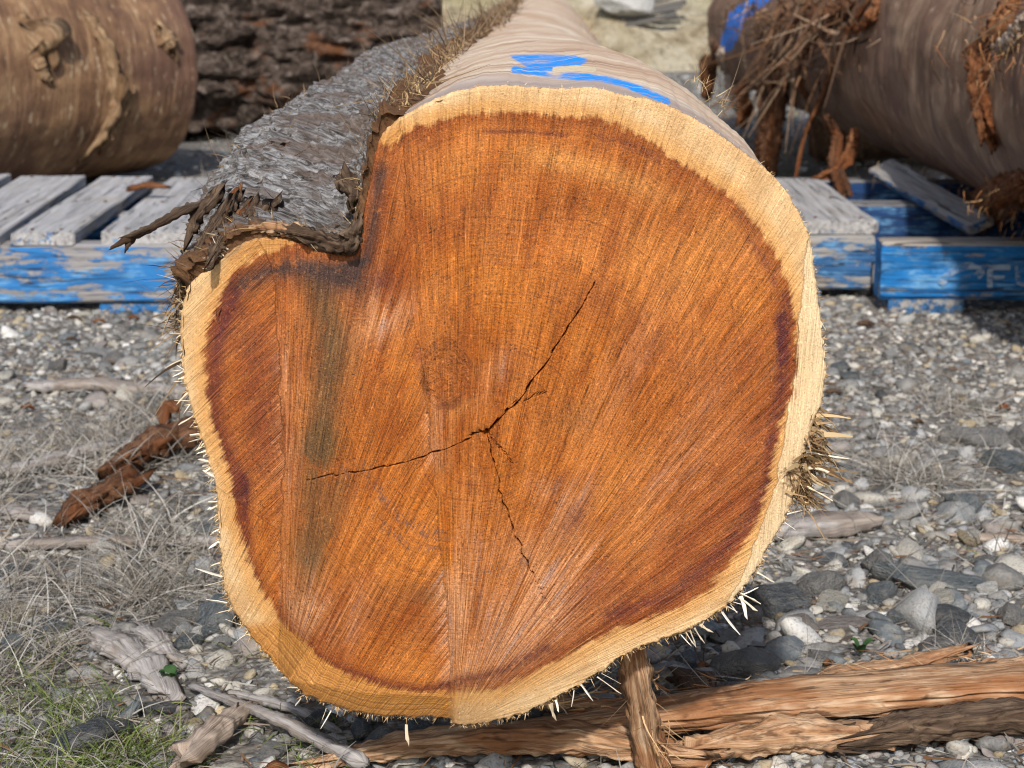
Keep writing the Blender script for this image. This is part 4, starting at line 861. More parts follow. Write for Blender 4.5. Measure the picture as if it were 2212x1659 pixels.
# dark bark log behind
def craggy(q, s, a, L): return .035 * fbm(q * np.array([3.5, 3.5, 3.]), 4, ridged=True) + .035 * fbm(q * 7 + 3, 3)
cD = onz(640, 322, 0.)
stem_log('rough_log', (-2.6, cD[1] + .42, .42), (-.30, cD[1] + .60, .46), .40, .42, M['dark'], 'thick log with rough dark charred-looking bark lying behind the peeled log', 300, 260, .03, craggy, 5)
# stringy log on the right
def mark(V):
    x, y = project(V); d, _ = polydist(x, y, [(1700, -60), (1640, 0), (1590, 40), (1570, 95)]); return smooth(30, 4, d) * .8 * (V[..., 1] > 6.0)
A, B = np.array([1.255, 3.05, .505]), np.array([1.05, 7.7, .44])
rl, _V = stem_log('stringy_log', A, B, .345, .26, M['rightlog'], 'dark brown peeled log hung with long torn bark strings on the blue stencilled pallet', 260, 200, .016, lambda q, s, a, L: .012 * fbm(q * 4, 3, ridged=True) * smooth(.2, .7, fbm(q * .9 + 8, 2)), 9, markfn=mark)
def on_right(x, y):                     # nearest crossing of a picture ray with the right log
    r = ray(x, y); o = np.array([0, 0, CAM_H]); t = np.linspace(2.2, 9, 3000)[:, None]; P = o + r * t; k = np.clip((P[:, 1] - A[1]) / (B[1] - A[1]), 0, 1)
    cx, cz, rr = A[0] + (B[0] - A[0]) * k, A[2] + (B[2] - A[2]) * k, .345 + (.26 - .345) * k
    h = np.nonzero((np.hypot(P[:, 0] - cx, P[:, 2] - cz) < rr + .01) & (P[:, 1] < B[1]))[0]; return P[h[0]] if len(h) else P[np.argmin(np.hypot(P[:, 0] - cx, P[:, 2] - cz))]
def strings():
    def st(pts, w, h, mat='rightbark', **k):
        for q in range(5 if max(w) > .02 else 2 if max(w) > .012 else 1):
            o = np.array([random.uniform(-1, 1) * max(w) * .9, -.01 * q, random.uniform(-.02, .02)]) * (q > 0); s1(pts, [a * (.5 if q == 0 else .3) for a in w], [a * .5 for a in h], mat, o, q)
    def s1(pts, w, h, mat, off, q, **k): tube('bark_string', [(on_right(x, y) if len(p) == 2 else at(x, y, p[2])) + off * (.3 + .7 * i_ / len(pts)) for i_, p in enumerate(pts) for x, y in [p[:2]]], w, h, M[mat], 90, 14, .75, len(pts) + int(pts[0][0]) + 7 * q, rl, up=(-.4, -1, .3), ragged=1., **k)
    st([(1740, -20), (1720, 60), (1690, 150), (1675, 240, 5.9), (1665, 320, 5.9), (1660, 372, 5.9)], [.03, .035, .035, .04, .035, .02], [.012, .014, .012, .014, .012, .008])
    st([(1690, 10), (1672, 90), (1650, 180), (1648, 300, 6.0), (1640, 355, 6.0)], [.02, .02, .025, .02, .01], [.01] * 5)
    st([(1880, -10), (1830, 70), (1800, 140), (1770, 225, 5.2), (1745, 270, 5.2), (1728, 330, 5.2), (1716, 395, 5.2)], [.012, .014, .014, .012, .009, .006, .004], [.006, .007, .007, .006, .005, .004, .003], 'red')
    st([(1560, 110), (1578, 160, 7.3), (1592, 210, 7.2), (1612, 250, 7.1)], [.035, .035, .03, .03], [.014] * 4, 'stub')
    st([(1552, 105), (1532, 150, 7.5), (1525, 200, 7.5)], [.04, .045, .03], [.016] * 3); st([(1600, 190, 7.0), (1612, 240, 6.9), (1600, 268, 6.9)], [.03, .03, .012], [.012] * 3, 'red')
    st([(2190, -10), (2160, 60), (2120, 110), (2118, 200), (2135, 270), (2140, 300)], [.02, .03, .03, .024, .02, .01], [.012] * 6, 'red')
    st([(2230, 20), (2180, 90), (2150, 110)], [.015, .018, .012], [.01] * 3, 'stub')
    st([(2215, 395), (2170, 410), (2120, 440), (2090, 470)], [.03, .035, .03, .02], [.02] * 4, 'red'); st([(2205, 430), (2150, 455), (2105, 488)], [.03, .03, .015], [.015] * 3)
    st([(1845, 290, 4.9), (1838, 330, 4.9), (1810, 372, 4.8), (1770, 392, 4.8)], [.016, .02, .018, .012], [.008] * 4, 'red'); st([(1790, 260, 5.0), (1808, 300, 5.0), (1800, 360, 4.9), (1812, 398, 4.7), (1822, 430, 4.5)], [.012, .018, .02, .024, .012], [.008] * 5)
    st([(1735, 20), (1790, 30), (1830, 12)], [.05, .06, .03], [.02] * 3, 'rightbark'); st([(1760, 70), (1730, 120), (1742, 200)], [.02, .025, .015], [.012] * 3, 'red'); st([(1900, -10), (1880, 40), (1850, 66)], [.014, .018, .01], [.01] * 3, 'red')
    parts = []
    for (x, y, n, ln, w, e) in ((2020, 380, 60, .022, .002, 0), (2120, 440, 160, .022, .002, 0), (2180, 420, 140, .022, .002, 1), (2180, 90, 160, .02, .002, 1), (1700, 40, 160, .04, .003, 0), (1690, 200, 110, .04, .003, 0), (1830, 310, 80, .03, .003, 0), (1780, 280, 70, .035, .003, 0), (1600, 230, 80, .04, .003, 1), (1545, 120, 80, .05, .003, 0), (2070, 420, 60, .02, .002, 0)):
        p = on_right(x, y); b = p + rng.normal(size=(n, 3)) * np.array([.04, .10, .035]) + np.array([0, -.01, 0]); d = np.array([-.3, -.5, -.5]) + .6 * rng.normal(size=(n, 3))
        L = ln * rng.gamma(3, .33, n); parts.append(blades(b, d, L, w * rng.uniform(.5, 1.5, n), rng.normal(size=(n, 3)) * L[:, None] * .4 + np.array([0, 0, -.012]), pick([(.20, .10, .05), (.12, .06, .03), (.30, .17, .085), (.42, .30, .18)] if not e else [(.36, .16, .06), (.22, .09, .04), (.5, .32, .16)], n), 4))
    for (x, y, n, ln, w) in ((1760, 20, 150, .07, .012), (1830, 40, 110, .06, .010), (1700, 60, 110, .07, .011), (1680, 150, 80, .09, .010), (1640, 20, 70, .05, .008), (1740, 110, 80, .07, .010), (2190, 30, 80, .035, .005), (2150, 120, 40, .035, .004)):
        p = on_right(x, y); b = p + rng.normal(size=(n, 3)) * np.array([.04, .14, .04]) + np.array([-.005, -.01, 0]); d = np.array([-.25, -.2, -.8]) + .35 * rng.normal(size=(n, 3))
        L = ln * rng.gamma(3, .33, n); parts.append(blades(b, d, L, w * rng.uniform(.2, 1.4, n), rng.normal(size=(n, 3)) * L[:, None] * .8, pick([(.13, .065, .034), (.08, .042, .024), (.18, .095, .05), (.22, .15, .10), (.055, .032, .02)], n), 8))
    blade_obj('bark_fuzz', parts, M['fibre'], parent=rl, kind='stuff')
strings()
# a further log in the shade under the stringy one
stem_log('shaded_log', (1.05, 6.6, .25), (2.6, 6.35, .27), .235, .25, M['rightlog'], 'dark log lying crosswise in the shade behind the stringy log', 60, 60, .02, None, 13)
# grey slab and boards against the bank
def slab():
    o = obj('concrete_slab', None, label='pale grey broken slab lying on the foot of the clay bank', cat='slab'); p = on_bank(1342, 18); p2 = on_bank(1398, 34)
    V, F = icosphere(4); V = rock_shape(V, 5, 9, .05) * np.array([.24, .2, .12]); obj('broken_slab', mesh('broken_slab', V, F, False), M['rock'], o); o.children[0].color = (.42, .42, .41, 1); o.location = (p[0], p[1] - .05, p[2] + .03); o.rotation_euler = (.5, .1, .3)
    q = obj('board_pile', None, label='dark weathered boards piled beside the pale grey slab', cat='boards'); q.location = (p2[0], p2[1] - .07, p2[2] + .04); q.rotation_euler = (.6, -.25, 0)
    for k in range(5): board('pile_board', (.34 + .06 * (k % 3), .042, .02), M['greyboard'], q, (.012 * k, .055 * (k - 2), .01 * (k % 2)), (.05 * (k - 2), .03 * (k % 3), .04 * (k - 2)), 100 + k, 12, .004, .004)
slab()

# ------------------------------------------------------------------ stones
GREY, BLUE, DARK, PALE, CREAM, TAN, PINK, WHITE = (.20, .20, .20), (.125, .15, .17), (.075, .085, .098), (.34, .35, .36), (.48, .46, .41), (.38, .31, .20), (.25, .22, .21), (.62, .61, .59)
RK = [(1901,1192,78,55,GREY),(1768,1252,98,58,GREY),(1690,1293,118,66,DARK),(1903,1267,68,46,BLUE),(1802,1293,68,36,CREAM),(1626,1331,46,32,PINK),(1697,1335,34,24,TAN),(1730,1350,84,32,PINK),
 (1836,1350,130,28,PINK),(1937,1327,58,32,BLUE),(2072,1365,115,50,DARK),(2020,1391,74,42,GREY),(1483,1432,54,42,BLUE),(1607,1440,125,60,GREY),(1600,1503,88,62,BLUE),(1690,1485,84,56,PALE),(1738,1496,36,30,PALE),(2038,1282,54,34,CREAM),
 (1997,1262,34,26,WHITE),(2136,1252,42,30,WHITE),(2080,1290,24,22,WHITE),(2177,1233,48,30,CREAM),(2102,1136,48,30,CREAM),(2050,1330,90,40,DARK),(838,1607,115,56,GREY),(895,1595,62,60,BLUE),(962,1592,52,44,PALE),(1142,1552,64,40,GREY),(1120,1602,94,36,BLUE),
 (1243,1498,64,44,DARK),(427,1366,30,26,WHITE),(401,1357,32,28,PALE),(397,1384,74,36,BLUE),(409,1257,38,28,PALE),(390,1335,96,44,GREY),(476,1389,32,26,PALE),(184,1600,160,62,DARK),(75,1567,80,34,GREY),(105,1350,76,34,BLUE),
 (19,1387,56,54,BLUE),(397,1545,42,24,PINK),(724,1607,48,36,WHITE),(356,1526,96,28,DARK),(229,1522,54,32,GREY),(555,1592,34,26,PALE),(207,752,64,24,PALE),(253,766,38,26,GREY),(223,786,32,24,PALE),(350,862,48,32,BLUE),(120,782,44,28,GREY),(297,706,28,20,BLUE),
 (2113,940,118,50,GREY),(2180,985,84,46,BLUE),(2196,930,50,50,GREY),(2090,1068,74,50,BLUE),(1836,812,38,22,BLUE),(1820,792,42,22,BLUE),(2206,796,46,34,WHITE),(1926,762,30,24,PALE),(1906,848,34,20,DARK),(1830,1068,58,34,GREY),(2096,1137,48,28,TAN),
 (1985,1108,36,24,WHITE),(1950,1150,40,26,PALE),(2045,1182,46,30,PALE),(2130,1190,60,30,GREY),(1980,1205,34,22,CREAM),(1850,1225,46,26,PALE),(2190,1320,60,40,GREY),(1560,1380,60,30,GREY),(1640,1400,50,28,PALE),(1780,1420,60,34,GREY),(1860,1440,54,30,DARK),(1950,1440,60,34,GREY),
 (1530,1560,46,34,PALE),(1460,1490,40,30,PALE),(1330,1600,60,34,GREY),(640,1580,46,32,PALE),(690,1560,56,34,DARK),(590,1625,60,30,GREY),(300,1440,60,26,GREY),(60,1440,56,30,PALE),(250,1380,40,24,PALE),(30,1240,60,30,BLUE),(120,1180,44,22,PALE),(300,1200,38,20,GREY),(1045,1610,50,28,PALE),(780,1580,52,40,BLUE)]
SPEC = [(187,1440,46,26,WHITE,'white quartz stone beside the grey stringy wood on the grass',0),(2020,1248,205,52,BLUE,'long blue-grey slab of rock slanting through the gravel',0),(1292,1545,150,70,PALE,'pale angular grey boulder between the log and the fallen bark slab',0),
        (472,1335,96,66,BLUE,'blue-grey rock with a splash of bright blue paint beside the log',1),(1225,1515,70,40,DARK,'dark rock dabbed with blue paint under the log',1),(424,1557,38,24,TAN,'small yellow pebble beside the crossed driftwood',0),(2170,1460,88,36,WHITE,'whitish flat rock just behind the fallen bark slab',0)]
def make_rocks():
    V3, F3 = icosphere(4); vs = []
    for k in range(14): 
        m = mesh('rock', rock_shape(V3, 100 + k, 16, .10), F3, True); attr(m, 'paintmask', np.zeros(len(V3))); m.materials.append(M['rock']); vs.append(m)
    mp = mesh('rock', rock_shape(V3, 301, 7, .16), F3, True); co = rock_shape(V3, 301, 7, .16); attr(mp, 'paintmask', np.clip(smooth(-.2, .5, co[:, 2] - .3 * co[:, 1]), 0, 1)); mp.materials.append(M['rock'])
    names = {GREY: ('mid grey rock lying in the gravel', 'mid grey rocks'), BLUE: ('blue-grey rock lying in the gravel', 'blue-grey rocks'), DARK: ('dark slate rock lying in the gravel', 'dark slate rocks'), PALE: ('pale grey stone lying in the gravel', 'pale grey stones'),
             CREAM: ('rounded cream stone lying in the gravel', 'cream stones'), TAN: ('tan brown stone lying in the gravel', 'tan stones'), PINK: ('purplish brown stone lying in the gravel', 'purplish stones'), WHITE: ('rounded white stone lying in the gravel', 'white stones')}
    def put(x, y, w, h, c, m, label, group):
        p = onz(x, y + h * .42, 0.); mpp = math.hypot(p[1], CAM_H) / FPX
        o = obj('rock', m, None, label=label, cat='rock', group=group); sx = w * mpp * .66; sz = h * mpp * .70
        o.location = (p[0], p[1] + sx * .35, float(gz(p[0], p[1])) + sz * .45); o.scale = (sx * 1.08, min(sx, sz * 1.7), sz * 1.12)
        o.rotation_euler = (random.uniform(-.15, .15), random.uniform(-.15, .15), random.uniform(-.4, .4) + random.choice((0, math.pi))); v = random.uniform(.85, 1.15); o.color = (c[0] * v, c[1] * v, c[2] * v, 1)
    word = {GREY: 'mid grey rock', BLUE: 'blue-grey rock', DARK: 'dark slate rock', PALE: 'pale grey stone', CREAM: 'cream stone', TAN: 'tan brown stone', PINK: 'purplish brown stone', WHITE: 'white stone'}
    def near(x, y):
        if x < 620 and y < 800: return 'in pale gravel before the blue beam'
        if x < 620 and y < 1300: return 'in dry grass around the red bark rolls'
        if x < 520 and y < 1480: return 'beside the grey stringy wood'
        if x < 480: return 'in the green grass'
        if x < 1180: return 'under the sawn log beside the driftwood sticks' if x < 760 else 'under the sawn log behind the bark ribbon'
        if x < 1560: return 'beside the hanging bark strip'
        if y > 1425: return 'just behind the fallen bark slab'
        if y < 880: return 'in cream gravel before the stencilled pallet'
        if y < 1090: return 'around the spidery grass tuft'
        return 'near the long blue-grey slab of rock'
    for x, y, w, h, c in RK:
        size = 'large ' if w >= 90 else 'small ' if w <= 36 else ''; shape = 'flat ' if h / w < .45 else 'chunky ' if h / w > .68 else ''
        put(x, y, w, h, c, random.choice(vs), (size + shape + word[c] + ' ' + near(x, y)).strip(), names[c][1])
    for x, y, w, h, c, l, pt in SPEC: put(x, y, w, h, c, mp if pt else random.choice(vs), l, None)
make_rocks()

def make_gravel():
    V1, F1 = icosphere(2); V0, F0 = icosphere(1)
    def scatter(n, yr, rr, base, VS, F, cols, seed, dens):
        r = np.random.default_rng(seed); Y = yr[0] + (yr[1] - yr[0]) * r.random(n) ** .9; X = (r.random(n) * 2 - 1) * (.30 * Y + .12); keep = r.random(n) < dens(X, Y); X, Y = X[keep], Y[keep]; n = len(X)
        s = rr * np.exp(.42 * r.normal(size=n)); sc = np.stack([s * r.uniform(.8, 1.3, n), s * r.uniform(.7, 1.1, n), s * r.uniform(.35, .7, n)], -1); a = r.random(n) * 6.28; k = r.integers(0, len(VS), n)
        P = np.array(VS)[k] * sc[:, None]; ca, sa = np.cos(a)[:, None], np.sin(a)[:, None]; til = r.normal(size=(n, 1)) * .3
        x, y, z = P[..., 0] * ca - P[..., 1] * sa, P[..., 0] * sa + P[..., 1] * ca, P[..., 2] + P[..., 0] * til
        P = np.stack([x + X[:, None], y + Y[:, None], z + (gz(X, Y) + sc[:, 2] * .25)[:, None]], -1)
        c = np.array(cols)[r.integers(0, len(cols), n)] * (1 + .16 * r.normal(size=(n, 1))); nv = len(VS[0])
        return P.reshape(-1, 3), (F[None] + (np.arange(n) * nv)[:, None, None]).reshape(-1, 3), np.repeat(c, nv, 0)
    VA = [rock_shape(V1, 500 + k, 8, .16) for k in range(14)]; VB = [rock_shape(V0, 600 + k, 3, .22) for k in range(14)]
    cols = [GREY, GREY, BLUE, PALE, PALE, CREAM, CREAM, TAN, PINK, WHITE, DARK, (.30, .30, .30), (.43, .41, .37), (.22, .235, .25), (.27, .28, .295)]
    dA = lambda X, Y: np.clip(.5 + .5 * smooth(-.1, .25, X) + .5 * smooth(2.6, 3.1, Y) - .25 * smooth(3.6, 4.0, Y), .25, 1)
    sets = [scatter(7500, (1.42, 3.9), .0078, 0, VA, F1, cols, 1, dA), scatter(19000, (1.42, 4.2), .0052, 0, VB, F0, cols, 2, dA), scatter(6500, (3.9, 11.5), .014, 0, VB, F0, cols, 3, lambda X, Y: np.full(len(X), .8)), scatter(900, (1.42, 2.7), .016, 0, VA, F1, cols, 4, lambda X, Y: .35 + .5 * (X > .1))]
    V, F, K, o = [], [], [], 0
    for v, f, k in sets: V.append(v); F.append(f + o); K.append(k); o += len(v)
    m = mesh('gravel', np.concatenate(V), np.concatenate(F)); K = np.clip(np.concatenate(K), .03, .8); attr(m, 'col', np.concatenate([K, np.ones((len(K), 1))], 1))
    obj('gravel', m, M['stone'], kind='stuff', label='mixed grey and cream gravel covering the ground', cat='gravel')
make_gravel()

# ------------------------------------------------------------------ wood litter
def G(x, y, z=0.): p = onz(x, y, 0.); return np.array([p[0], p[1], float(gz(p[0], p[1])) + z])
def litter():
    def T(name, pts, w, h, mat, label, cat, nu=70, nv=16, rough=.25, seed=0, **k): return tube(name, [G(*p) for p in pts], w, h, M[mat], nu, nv, rough, seed, label=label, cat=cat, **k)
    T('driftwood_stick', [(408, 1496, .012), (520, 1556, .02), (620, 1608, .022), (790, 1690, .02)], [.0025, .005, .006, .007], [.002, .003, .004, .005], 'stick', 'long split grey stick crossing over the pale wood stub in the grass', 'stick', seed=1)
    T('driftwood_stick', [(490, 1502, .006), (590, 1530, .008), (660, 1556, .008), (735, 1600, .006)], [.0035, .005, .0045, .003], [.003] * 4, 'stick', 'thin weathered grey stick curving beside the long split stick', 'stick', seed=2)
    T('driftwood_stick', [(530, 1548, .006), (600, 1582, .006), (700, 1620, .006), (770, 1645, .004)], [.002, .003, .003, .002], [.002] * 4, 'stick', 'slender grey splinter of wood between two larger grey sticks', 'stick', seed=3)
    T('wood_stub', [(522, 1566, .018), (470, 1612, .018), (400, 1668, .018)], [.009, .012, .014], [.006, .008, .008], 'stub', 'short thick stub of pale split wood beneath the long grey stick', 'wood', seed=4, ragged=.8)
    T('stringy_wood', [(205, 1372, .008), (265, 1405, .012), (320, 1448, .012), (356, 1502, .008)], [.012, .018, .016, .010], [.006, .009, .008, .005], 'stick', 'grey stringy weathered wood lying in dry grass below the red bark', 'wood', seed=5, ragged=1., rough=.4)
    T('stringy_wood', [(290, 1358, .008), (335, 1395, .012), (372, 1430, .008)], [.008, .011, .008], [.006, .008, .005], 'stick', 'small frayed grey wood piece beside the larger grey stringy wood', 'wood', seed=6, ragged=1., rough=.4)
    T('weathered_board', [(60, 838, .012), (200, 842, .014), (430, 862, .012)], [.012, .019, .017], [.007, .009, .008], 'stick', 'grey weathered board lying across the stones in front of the blue beam', 'board', seed=7)
    T('weathered_board', [(-60, 1042, .012), (60, 1026, .014), (180, 993, .014), (320, 955, .01)], [.006, .014, .017, .010], [.006] * 4, 'stick', 'smooth silver grey plank beside the red bark strip', 'board', seed=8)
    T('weathered_board', [(-40, 1190, .008), (200, 1192, .01), (490, 1182, .008)], [.007, .009, .006], [.005] * 3, 'stick', 'narrow grey lath almost hidden in dry grass below the red bark', 'board', seed=9)
    T('weathered_board', [(-60, 1120, .01), (20, 1126, .012), (80, 1128, .006)], [.010, .015, .010], [.006] * 3, 'stick', 'grey board end just below the silver plank', 'board', seed=10)
    T('weathered_board', [(1650, 1150, .014), (1760, 1137, .016), (1880, 1122, .012)], [.015, .02, .016], [.010, .012, .010], 'stick', 'pale grey board sticking out behind the sawn log onto the gravel', 'board', seed=11)
    T('bark_strip', [(150, 1150, .016), (215, 1112, .022), (290, 1075, .024)], [.010, .020, .013], [.007, .009, .008], 'rightbark', 'crumpled red-brown bark roll in dry grass, lower of two', 'bark', seed=12, rough=.5, ragged=1.)
    T('bark_strip', [(255, 1045, .018), (320, 1010, .03), (400, 985, .035), (450, 965, .03)], [.010, .023, .024, .018], [.007, .011, .012, .010], 'rightbark', 'large crumpled red-brown bark roll running under the sawn log', 'bark', seed=13, rough=.5, ragged=1.)
    T('bark_curl', [(355, 975, .03), (362, 950, .05), (375, 945, .055), (384, 958, .05)], [.006, .009, .009, .006], [.004] * 4, 'red', 'small curl of red bark standing above the large bark roll', 'bark', nu=30, nv=12, seed=14, rough=.4)
    T('bark_chip', [(1466, 1478, .010), (1500, 1505, .016), (1538, 1535, .010)], [.012, .018, .010], [.005, .007, .004], 'brown', 'dark brown bark chip leaning in the gravel beside the hanging bark', 'bark', seed=15)
    T('bark_chip', [(2050, 1140, .004), (2200, 1150, .008), (2290, 1150, .004)], [.006, .010, .006], [.004] * 3, 'stub', 'brown flat chip of wood in cream gravel', 'bark', seed=16)
    for k, (x, y, l, s) in enumerate([(215, 707, 24, 0), (160, 703, 26, 1), (290, 700, 18, 0), (155, 740, 20, 1), (1780, 1000, 30, 0), (1985, 922, 22, 1), (600, 1680, 60, 0), (330, 1392, 34, 0), (2170, 880, 30, 0), (1800, 860, 40, 1), (2060, 1245, 50, 1), (1520, 1460, 26, 0), (1790, 1446, 24, 0), (270, 1366, 22, 0), (120, 830, 30, 0), (60, 885, 28, 0), (1870, 700, 40, 1)]):
        p = G(x, y, .01); mpp = p[1] / FPX
        tube('bark_crumb', [p + np.array([-l * mpp * .5, -.004, 0]), p + np.array([0, 0, .004]), p + np.array([l * mpp * .5, .004, -.003])], [.003, l * mpp * .2, .002], [.002, l * mpp * .12, .002], M['red' if s == 0 else 'brown'], 18, 10, .5, 30 + k, label='small orange brown crumb of bark on the stones' if s == 0 else 'small dark brown bark crumb on the stones', cat='bark', group='orange bark crumbs' if s == 0 else 'dark bark crumbs')
    for k, (x, y, l) in enumerate([(300, 340, 90), (130, 378, 60), (40, 378, 50), (330, 345, 40)]):
        p = G(x, y, .02); mpp = p[1] / FPX
        tube('bark_shred', [p + np.array([-l * mpp * .5, 0, 0]), p + np.array([0, .01, .01]), p + np.array([l * mpp * .5, 0, -.006])], [.008, .03, .008], [.006, .014, .006], M['red'], 26, 10, .5, 50 + k, label='orange shred of bark on the ground behind the plank pallet', cat='bark', group='orange bark shreds behind the pallet')
    p = at(318, 406, 4.28); p[2] = .172 + .022
    tube('bark_shred', [p + np.array([-.045, 0, 0]), p + np.array([0, .008, .008]), p + np.array([.05, .02, .002])], [.010, .014, .004], [.005, .006, .003], M['red'], 30, 12, .4, 58, label='orange bark curl lying on the grey deck boards', cat='bark')
litter()
def bark_slab():
    tube('bark_slab', [G(1130, 1625, .02), G(1420, 1606, .03), G(1650, 1580, .032), G(1900, 1556, .034), G(2120, 1530, .034), G(2380, 1500, .03)], [.010, .020, .026, .029, .031, .031], [.006, .010, .012, .013, .013, .012], M['slab'], 300, 72, .15, 3, label='long fallen slab of orange and cream inner bark on the stones', cat='bark', ragged=.6, long_=1.4)
    s = bpy.data.objects['bark_slab']; org = np.array(s.location)
    def sub(pts, w, h, mat, seed, nm='bark_layer'):
        m = tube(nm, [G(*p) for p in pts], w, h, M[mat], 140, 36, .28, seed, s, ragged=1., make=False); o = obj(nm, m, M[mat], s); o.location = -s.location
    sub([(1720, 1566, .036), (1800, 1526, .036), (1950, 1502, .036), (2068, 1470, .04)], [.006, .011, .011, .008], [.005, .006, .006, .004], 'slab', 31)
    sub([(1430, 1600, .036), (1560, 1582, .036), (1700, 1566, .036)], [.005, .008, .005], [.005, .006, .004], 'slab', 32)
    sub([(2060, 1508, .036), (2200, 1492, .036), (2380, 1474, .036)], [.006, .009, .009], [.006] * 3, 'slab', 33)
    sub([(1840, 1632, .02), (2000, 1610, .026), (2200, 1580, .026), (2380, 1560, .022)], [.008, .015, .017, .015], [.008, .010, .010, .010], 'brown', 34)
    sub([(1500, 1652, .02), (1700, 1632, .024), (1900, 1622, .02)], [.008, .013, .010], [.008, .011, .008], 'slab', 35)
    sub([(1080, 1566, .02), (1200, 1582, .028), (1330, 1592, .03), (1440, 1596, .03)], [.003, .007, .009, .008], [.002, .004, .005, .005], 'slab', 36)
    parts = []; n = 220; t = rng.random(n); x = 1100 + 1150 * t; y = np.interp(x, [1100, 1420, 1700, 2060, 2300], [1590, 1590, 1552, 1490, 1478]) + rng.normal(size=n) * 16
    b = np.stack([G(a, c_, .040) for a, c_ in zip(x, y)]); d = np.stack([rng.choice([-1, 1], n) * 1., .3 * rng.normal(size=n), .03 + .16 * rng.normal(size=n)], -1); L = .022 * rng.gamma(3, .33, n)
    parts.append(blades(b - org, d, L, .0013 * rng.uniform(.5, 1.7, n), rng.normal(size=(n, 3)) * L[:, None] * .3, pick([(.42, .19, .07), (.30, .12, .045), (.52, .33, .17), (.6, .44, .28)], n), 5)); blade_obj('slab_fibres', parts, M['fibre'], parent=s, kind='stuff')
    t = tube('bark_ribbon', [G(700, 1668, .012), G(860, 1652, .02), G(1050, 1640, .022), G(1250, 1640, .022), G(1480, 1660, .018)], [.006, .011, .014, .015, .012], [.005, .007, .009, .010, .008], M['slab'], 180, 48, .24, 9, label='frayed ribbon of orange bark lying in front of the bark slab', cat='bark', ragged=1.)
bark_slab()

# ------------------------------------------------------------------ grass
DRY = [(.34, .325, .305), (.27, .255, .235), (.43, .415, .39), (.21, .19, .17), (.30, .265, .22)]
GREEN = [(.10, .145, .032), (.15, .195, .05), (.20, .22, .08), (.08, .115, .03)]
def tuft_parts(x, y, n, ln, spread, cols, lean=1., w=.0012):
    p = G(x, y); b = p + rng.normal(size=(n, 3)) * np.array([spread, spread, 0]); a = rng.random(n) * 6.28; el = rng.uniform(.05, 1.4, n)
    d = np.stack([np.cos(a) * np.cos(el) * lean, np.sin(a) * np.cos(el) * lean, np.sin(el)], -1); L = ln * rng.uniform(.4, 1.25, n); cu = np.stack([np.cos(a) * L * .3, np.sin(a) * L * .3, -L * rng.uniform(.1, .6, n)], -1)
    return blades(b, d, L, w * rng.uniform(.6, 1.5, n), cu, pick(cols, n), 5)
for (x, y, n, ln, sp, lab) in ((1960, 1035, 420, .095, .030, 'wide spidery tuft of dry grey grass on the gravel'), (2085, 882, 300, .07, .035, 'low brown dry grass clump beyond the spidery tuft'), (300, 1290, 420, .10, .030, 'large bent tuft of dry straw grass beside the red bark'), (180, 960, 420, .075, .05, 'dry brownish grass clump between the two grey boards'), (470, 1640, 1, .01, .01, ''), (2085, 1425, 130, .055, .012, 'thin upright dry grass tuft just behind the bark slab'), (560, 320, 260, .12, .045, 'pale dry grass growing against the rough dark log'), (1530, 250, 300, .11, .12, 'grey dead grass clump in the shade left of the stringy log')):
    if lab: blade_obj('grass_tuft', [tuft_parts(x, y, n, ln, sp, DRY)], M['blade'], label=lab, cat='grass tuft')
blade_obj('green_tuft', [tuft_parts(240, 1640, 420, .05, .028, GREEN, w=.0014)], M['blade'], label='bright green grass tuft among stones near the wood stub', cat='grass tuft')
blade_obj('green_tuft', [tuft_parts(150, 1530, 240, .045, .025, GREEN, w=.0012)], M['blade'], label='smaller green grass tuft behind the bright green one', cat='grass tuft')
blade_obj('green_tuft', [tuft_parts(2185, 1000, 120, .035, .010, GREEN + DRY[:1], w=.001)], M['blade'], label='small green grass sprig between two grey rocks', cat='grass tuft')
def leaf_plant(x, y, label, n=5, r=.012):
    p = G(x, y, .006); V, F = [], []
    for k in range(n):
        a = k * 6.28 / n + random.random(); L = r * random.uniform(.8, 1.3); t = np.linspace(0, 1, 5); c, s_ = math.cos(a), math.sin(a)
        for i in t:
            w = L * .42 * math.sin(math.pi * min(.97, .12 + .85 * i)); z = .012 * i + .006 * math.sin(3 * i)
            for sg in (-1, 0, 1): V.append(p + np.array([c * L * i - s_ * w * sg, s_ * L * i + c * w * sg, z + .002 * abs(sg)]))
        o = k * 15
        F += [[o + 3 * i + j, o + 3 * i + j + 1, o + 3 * i + j + 4, o + 3 * i + j + 3] for i in range(4) for j in range(2)]
    m = mesh('leafy_weed', np.array(V), np.array(F)); attr(m, 'col', np.tile(np.array([.04, .095, .03, 1]), (len(V), 1))); obj('leafy_weed', m, M['blade'], label=label, cat='weed')
leaf_plant(368, 1478, 'small round-leaved green weed beside the grey stringy wood'); leaf_plant(1858, 1418, 'two-leaved pale green seedling in the grey rocks', 3, .014)
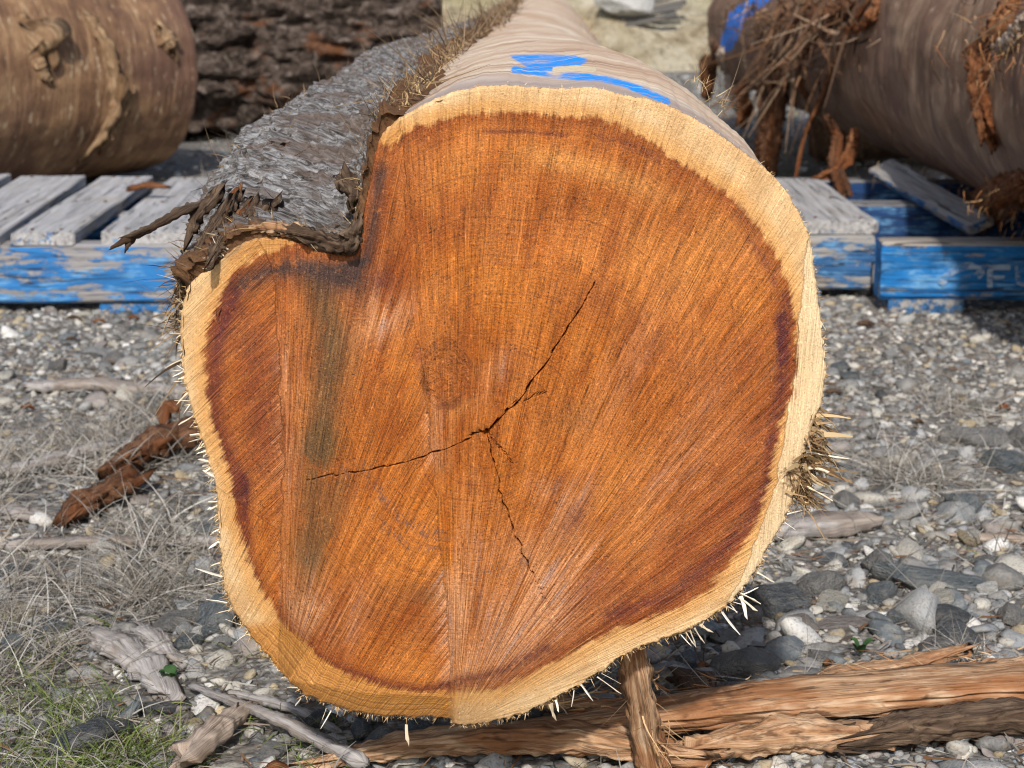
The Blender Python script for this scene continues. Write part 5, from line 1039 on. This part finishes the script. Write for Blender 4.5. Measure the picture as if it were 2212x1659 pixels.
def field_grass():
    parts = []
    def field(n, yr, xr, ln, cols, w, el_hi=1.2, keep=None):
        Y = rng.uniform(*yr, n); X = xr[0] * Y + (xr[1] - xr[0]) * Y * rng.random(n)
        cl = fbm(np.stack([X * 7, Y * 5, X * 0 + 2], -1), 3); k = rng.random(n) < np.clip(.35 + 1.1 * cl, .04, 1)
        if keep is not None: k &= keep(X, Y)
        X, Y = X[k], Y[k]; n = len(X); b = np.stack([X, Y, gz(X, Y)], -1); a = rng.random(n) * 6.28; el = rng.uniform(.0, el_hi, n) ** 1.3; d = np.stack([np.cos(a) * np.cos(el), np.sin(a) * np.cos(el), np.sin(el) + .05], -1)
        L = ln * rng.uniform(.4, 1.4, n); cu = np.stack([np.cos(a + .6) * L * .25, np.sin(a + .6) * L * .25, -L * rng.uniform(0, .45, n)], -1); b[:, 2] += rng.uniform(0, .012, n)
        return blades(b, d, L, w * rng.uniform(.6, 1.5, n), cu, pick(cols, n), 4)
    parts += [field(15000, (1.75, 3.05), (-.31, -.09), .06, DRY, .0015), field(2600, (1.45, 3.2), (.04, .31), .05, DRY, .0012), field(2600, (4.9, 7.5), (-.2, .2), .08, DRY, .0022), field(2400, (6.0, 11.5), (.02, .14), .10, DRY, .003), field(500, (2.9, 3.7), (-.3, .3), .05, DRY, .0009)]
    blade_obj('dry_grass', parts, M['blade'], kind='stuff', label='thin dry straw coloured grass over the stones', cat='grass')
    blade_obj('green_grass', [field(6000, (1.45, 1.95), (-.31, -.10), .032, GREEN + DRY, .0011), field(500, (1.5, 3.0), (.05, .31), .022, GREEN, .0008), field(700, (6.0, 11.0), (.05, .16), .06, GREEN, .003)], M['blade'], kind='stuff', label='short green grass blades between the stones', cat='grass')
    # upright dry stalks
    n = 60; x = rng.uniform(120, 400, n); y = rng.uniform(820, 1250, n); b = np.stack([G(a, c_) for a, c_ in zip(x, y)]); d = np.array([0, 0, 1.]) + .25 * rng.normal(size=(n, 3)); L = rng.uniform(.04, .11, n)
    n2 = 70; x2 = rng.uniform(1450, 2200, n2); y2 = rng.uniform(1080, 1560, n2); b2 = np.stack([G(a, c_) for a, c_ in zip(x2, y2)]); d2 = rng.normal(size=(n2, 3)) * np.array([1, .6, .35]) + np.array([0, 0, .35]); L2 = rng.uniform(.04, .14, n2)
    nl = 9000; Y = 1.45 + 2.6 * rng.random(nl); X = (rng.random(nl) * 2 - 1) * (.3 * Y + .1); a = rng.random(nl) * 6.28; bl = np.stack([X, Y, gz(X, Y) + rng.uniform(.001, .012, nl)], -1)
    blade_obj('wood_litter', [blades(bl, np.stack([np.cos(a), np.sin(a), .15 * rng.normal(size=nl)], -1), .022 * rng.gamma(2, .5, nl), .0022 * rng.uniform(.4, 1.6, nl), .004 * rng.normal(size=(nl, 3)), pick([(.12, .085, .06), (.22, .18, .145), (.30, .26, .22), (.17, .09, .045), (.09, .07, .055)], nl), 2)], M['blade'], kind='stuff', label='fine dark bark and twig litter among the stones', cat='litter')
    blade_obj('dry_stalks', [blades(b, d, L, np.full(n, .0011), rng.normal(size=(n, 3)) * .02, pick(DRY, n), 6), blades(b2, d2, L2, np.full(n2, .0011), rng.normal(size=(n2, 3)) * .02, pick(DRY, n2), 6)], M['blade'], kind='stuff', label='long dry grass stalks scattered over stones', cat='grass')
field_grass()
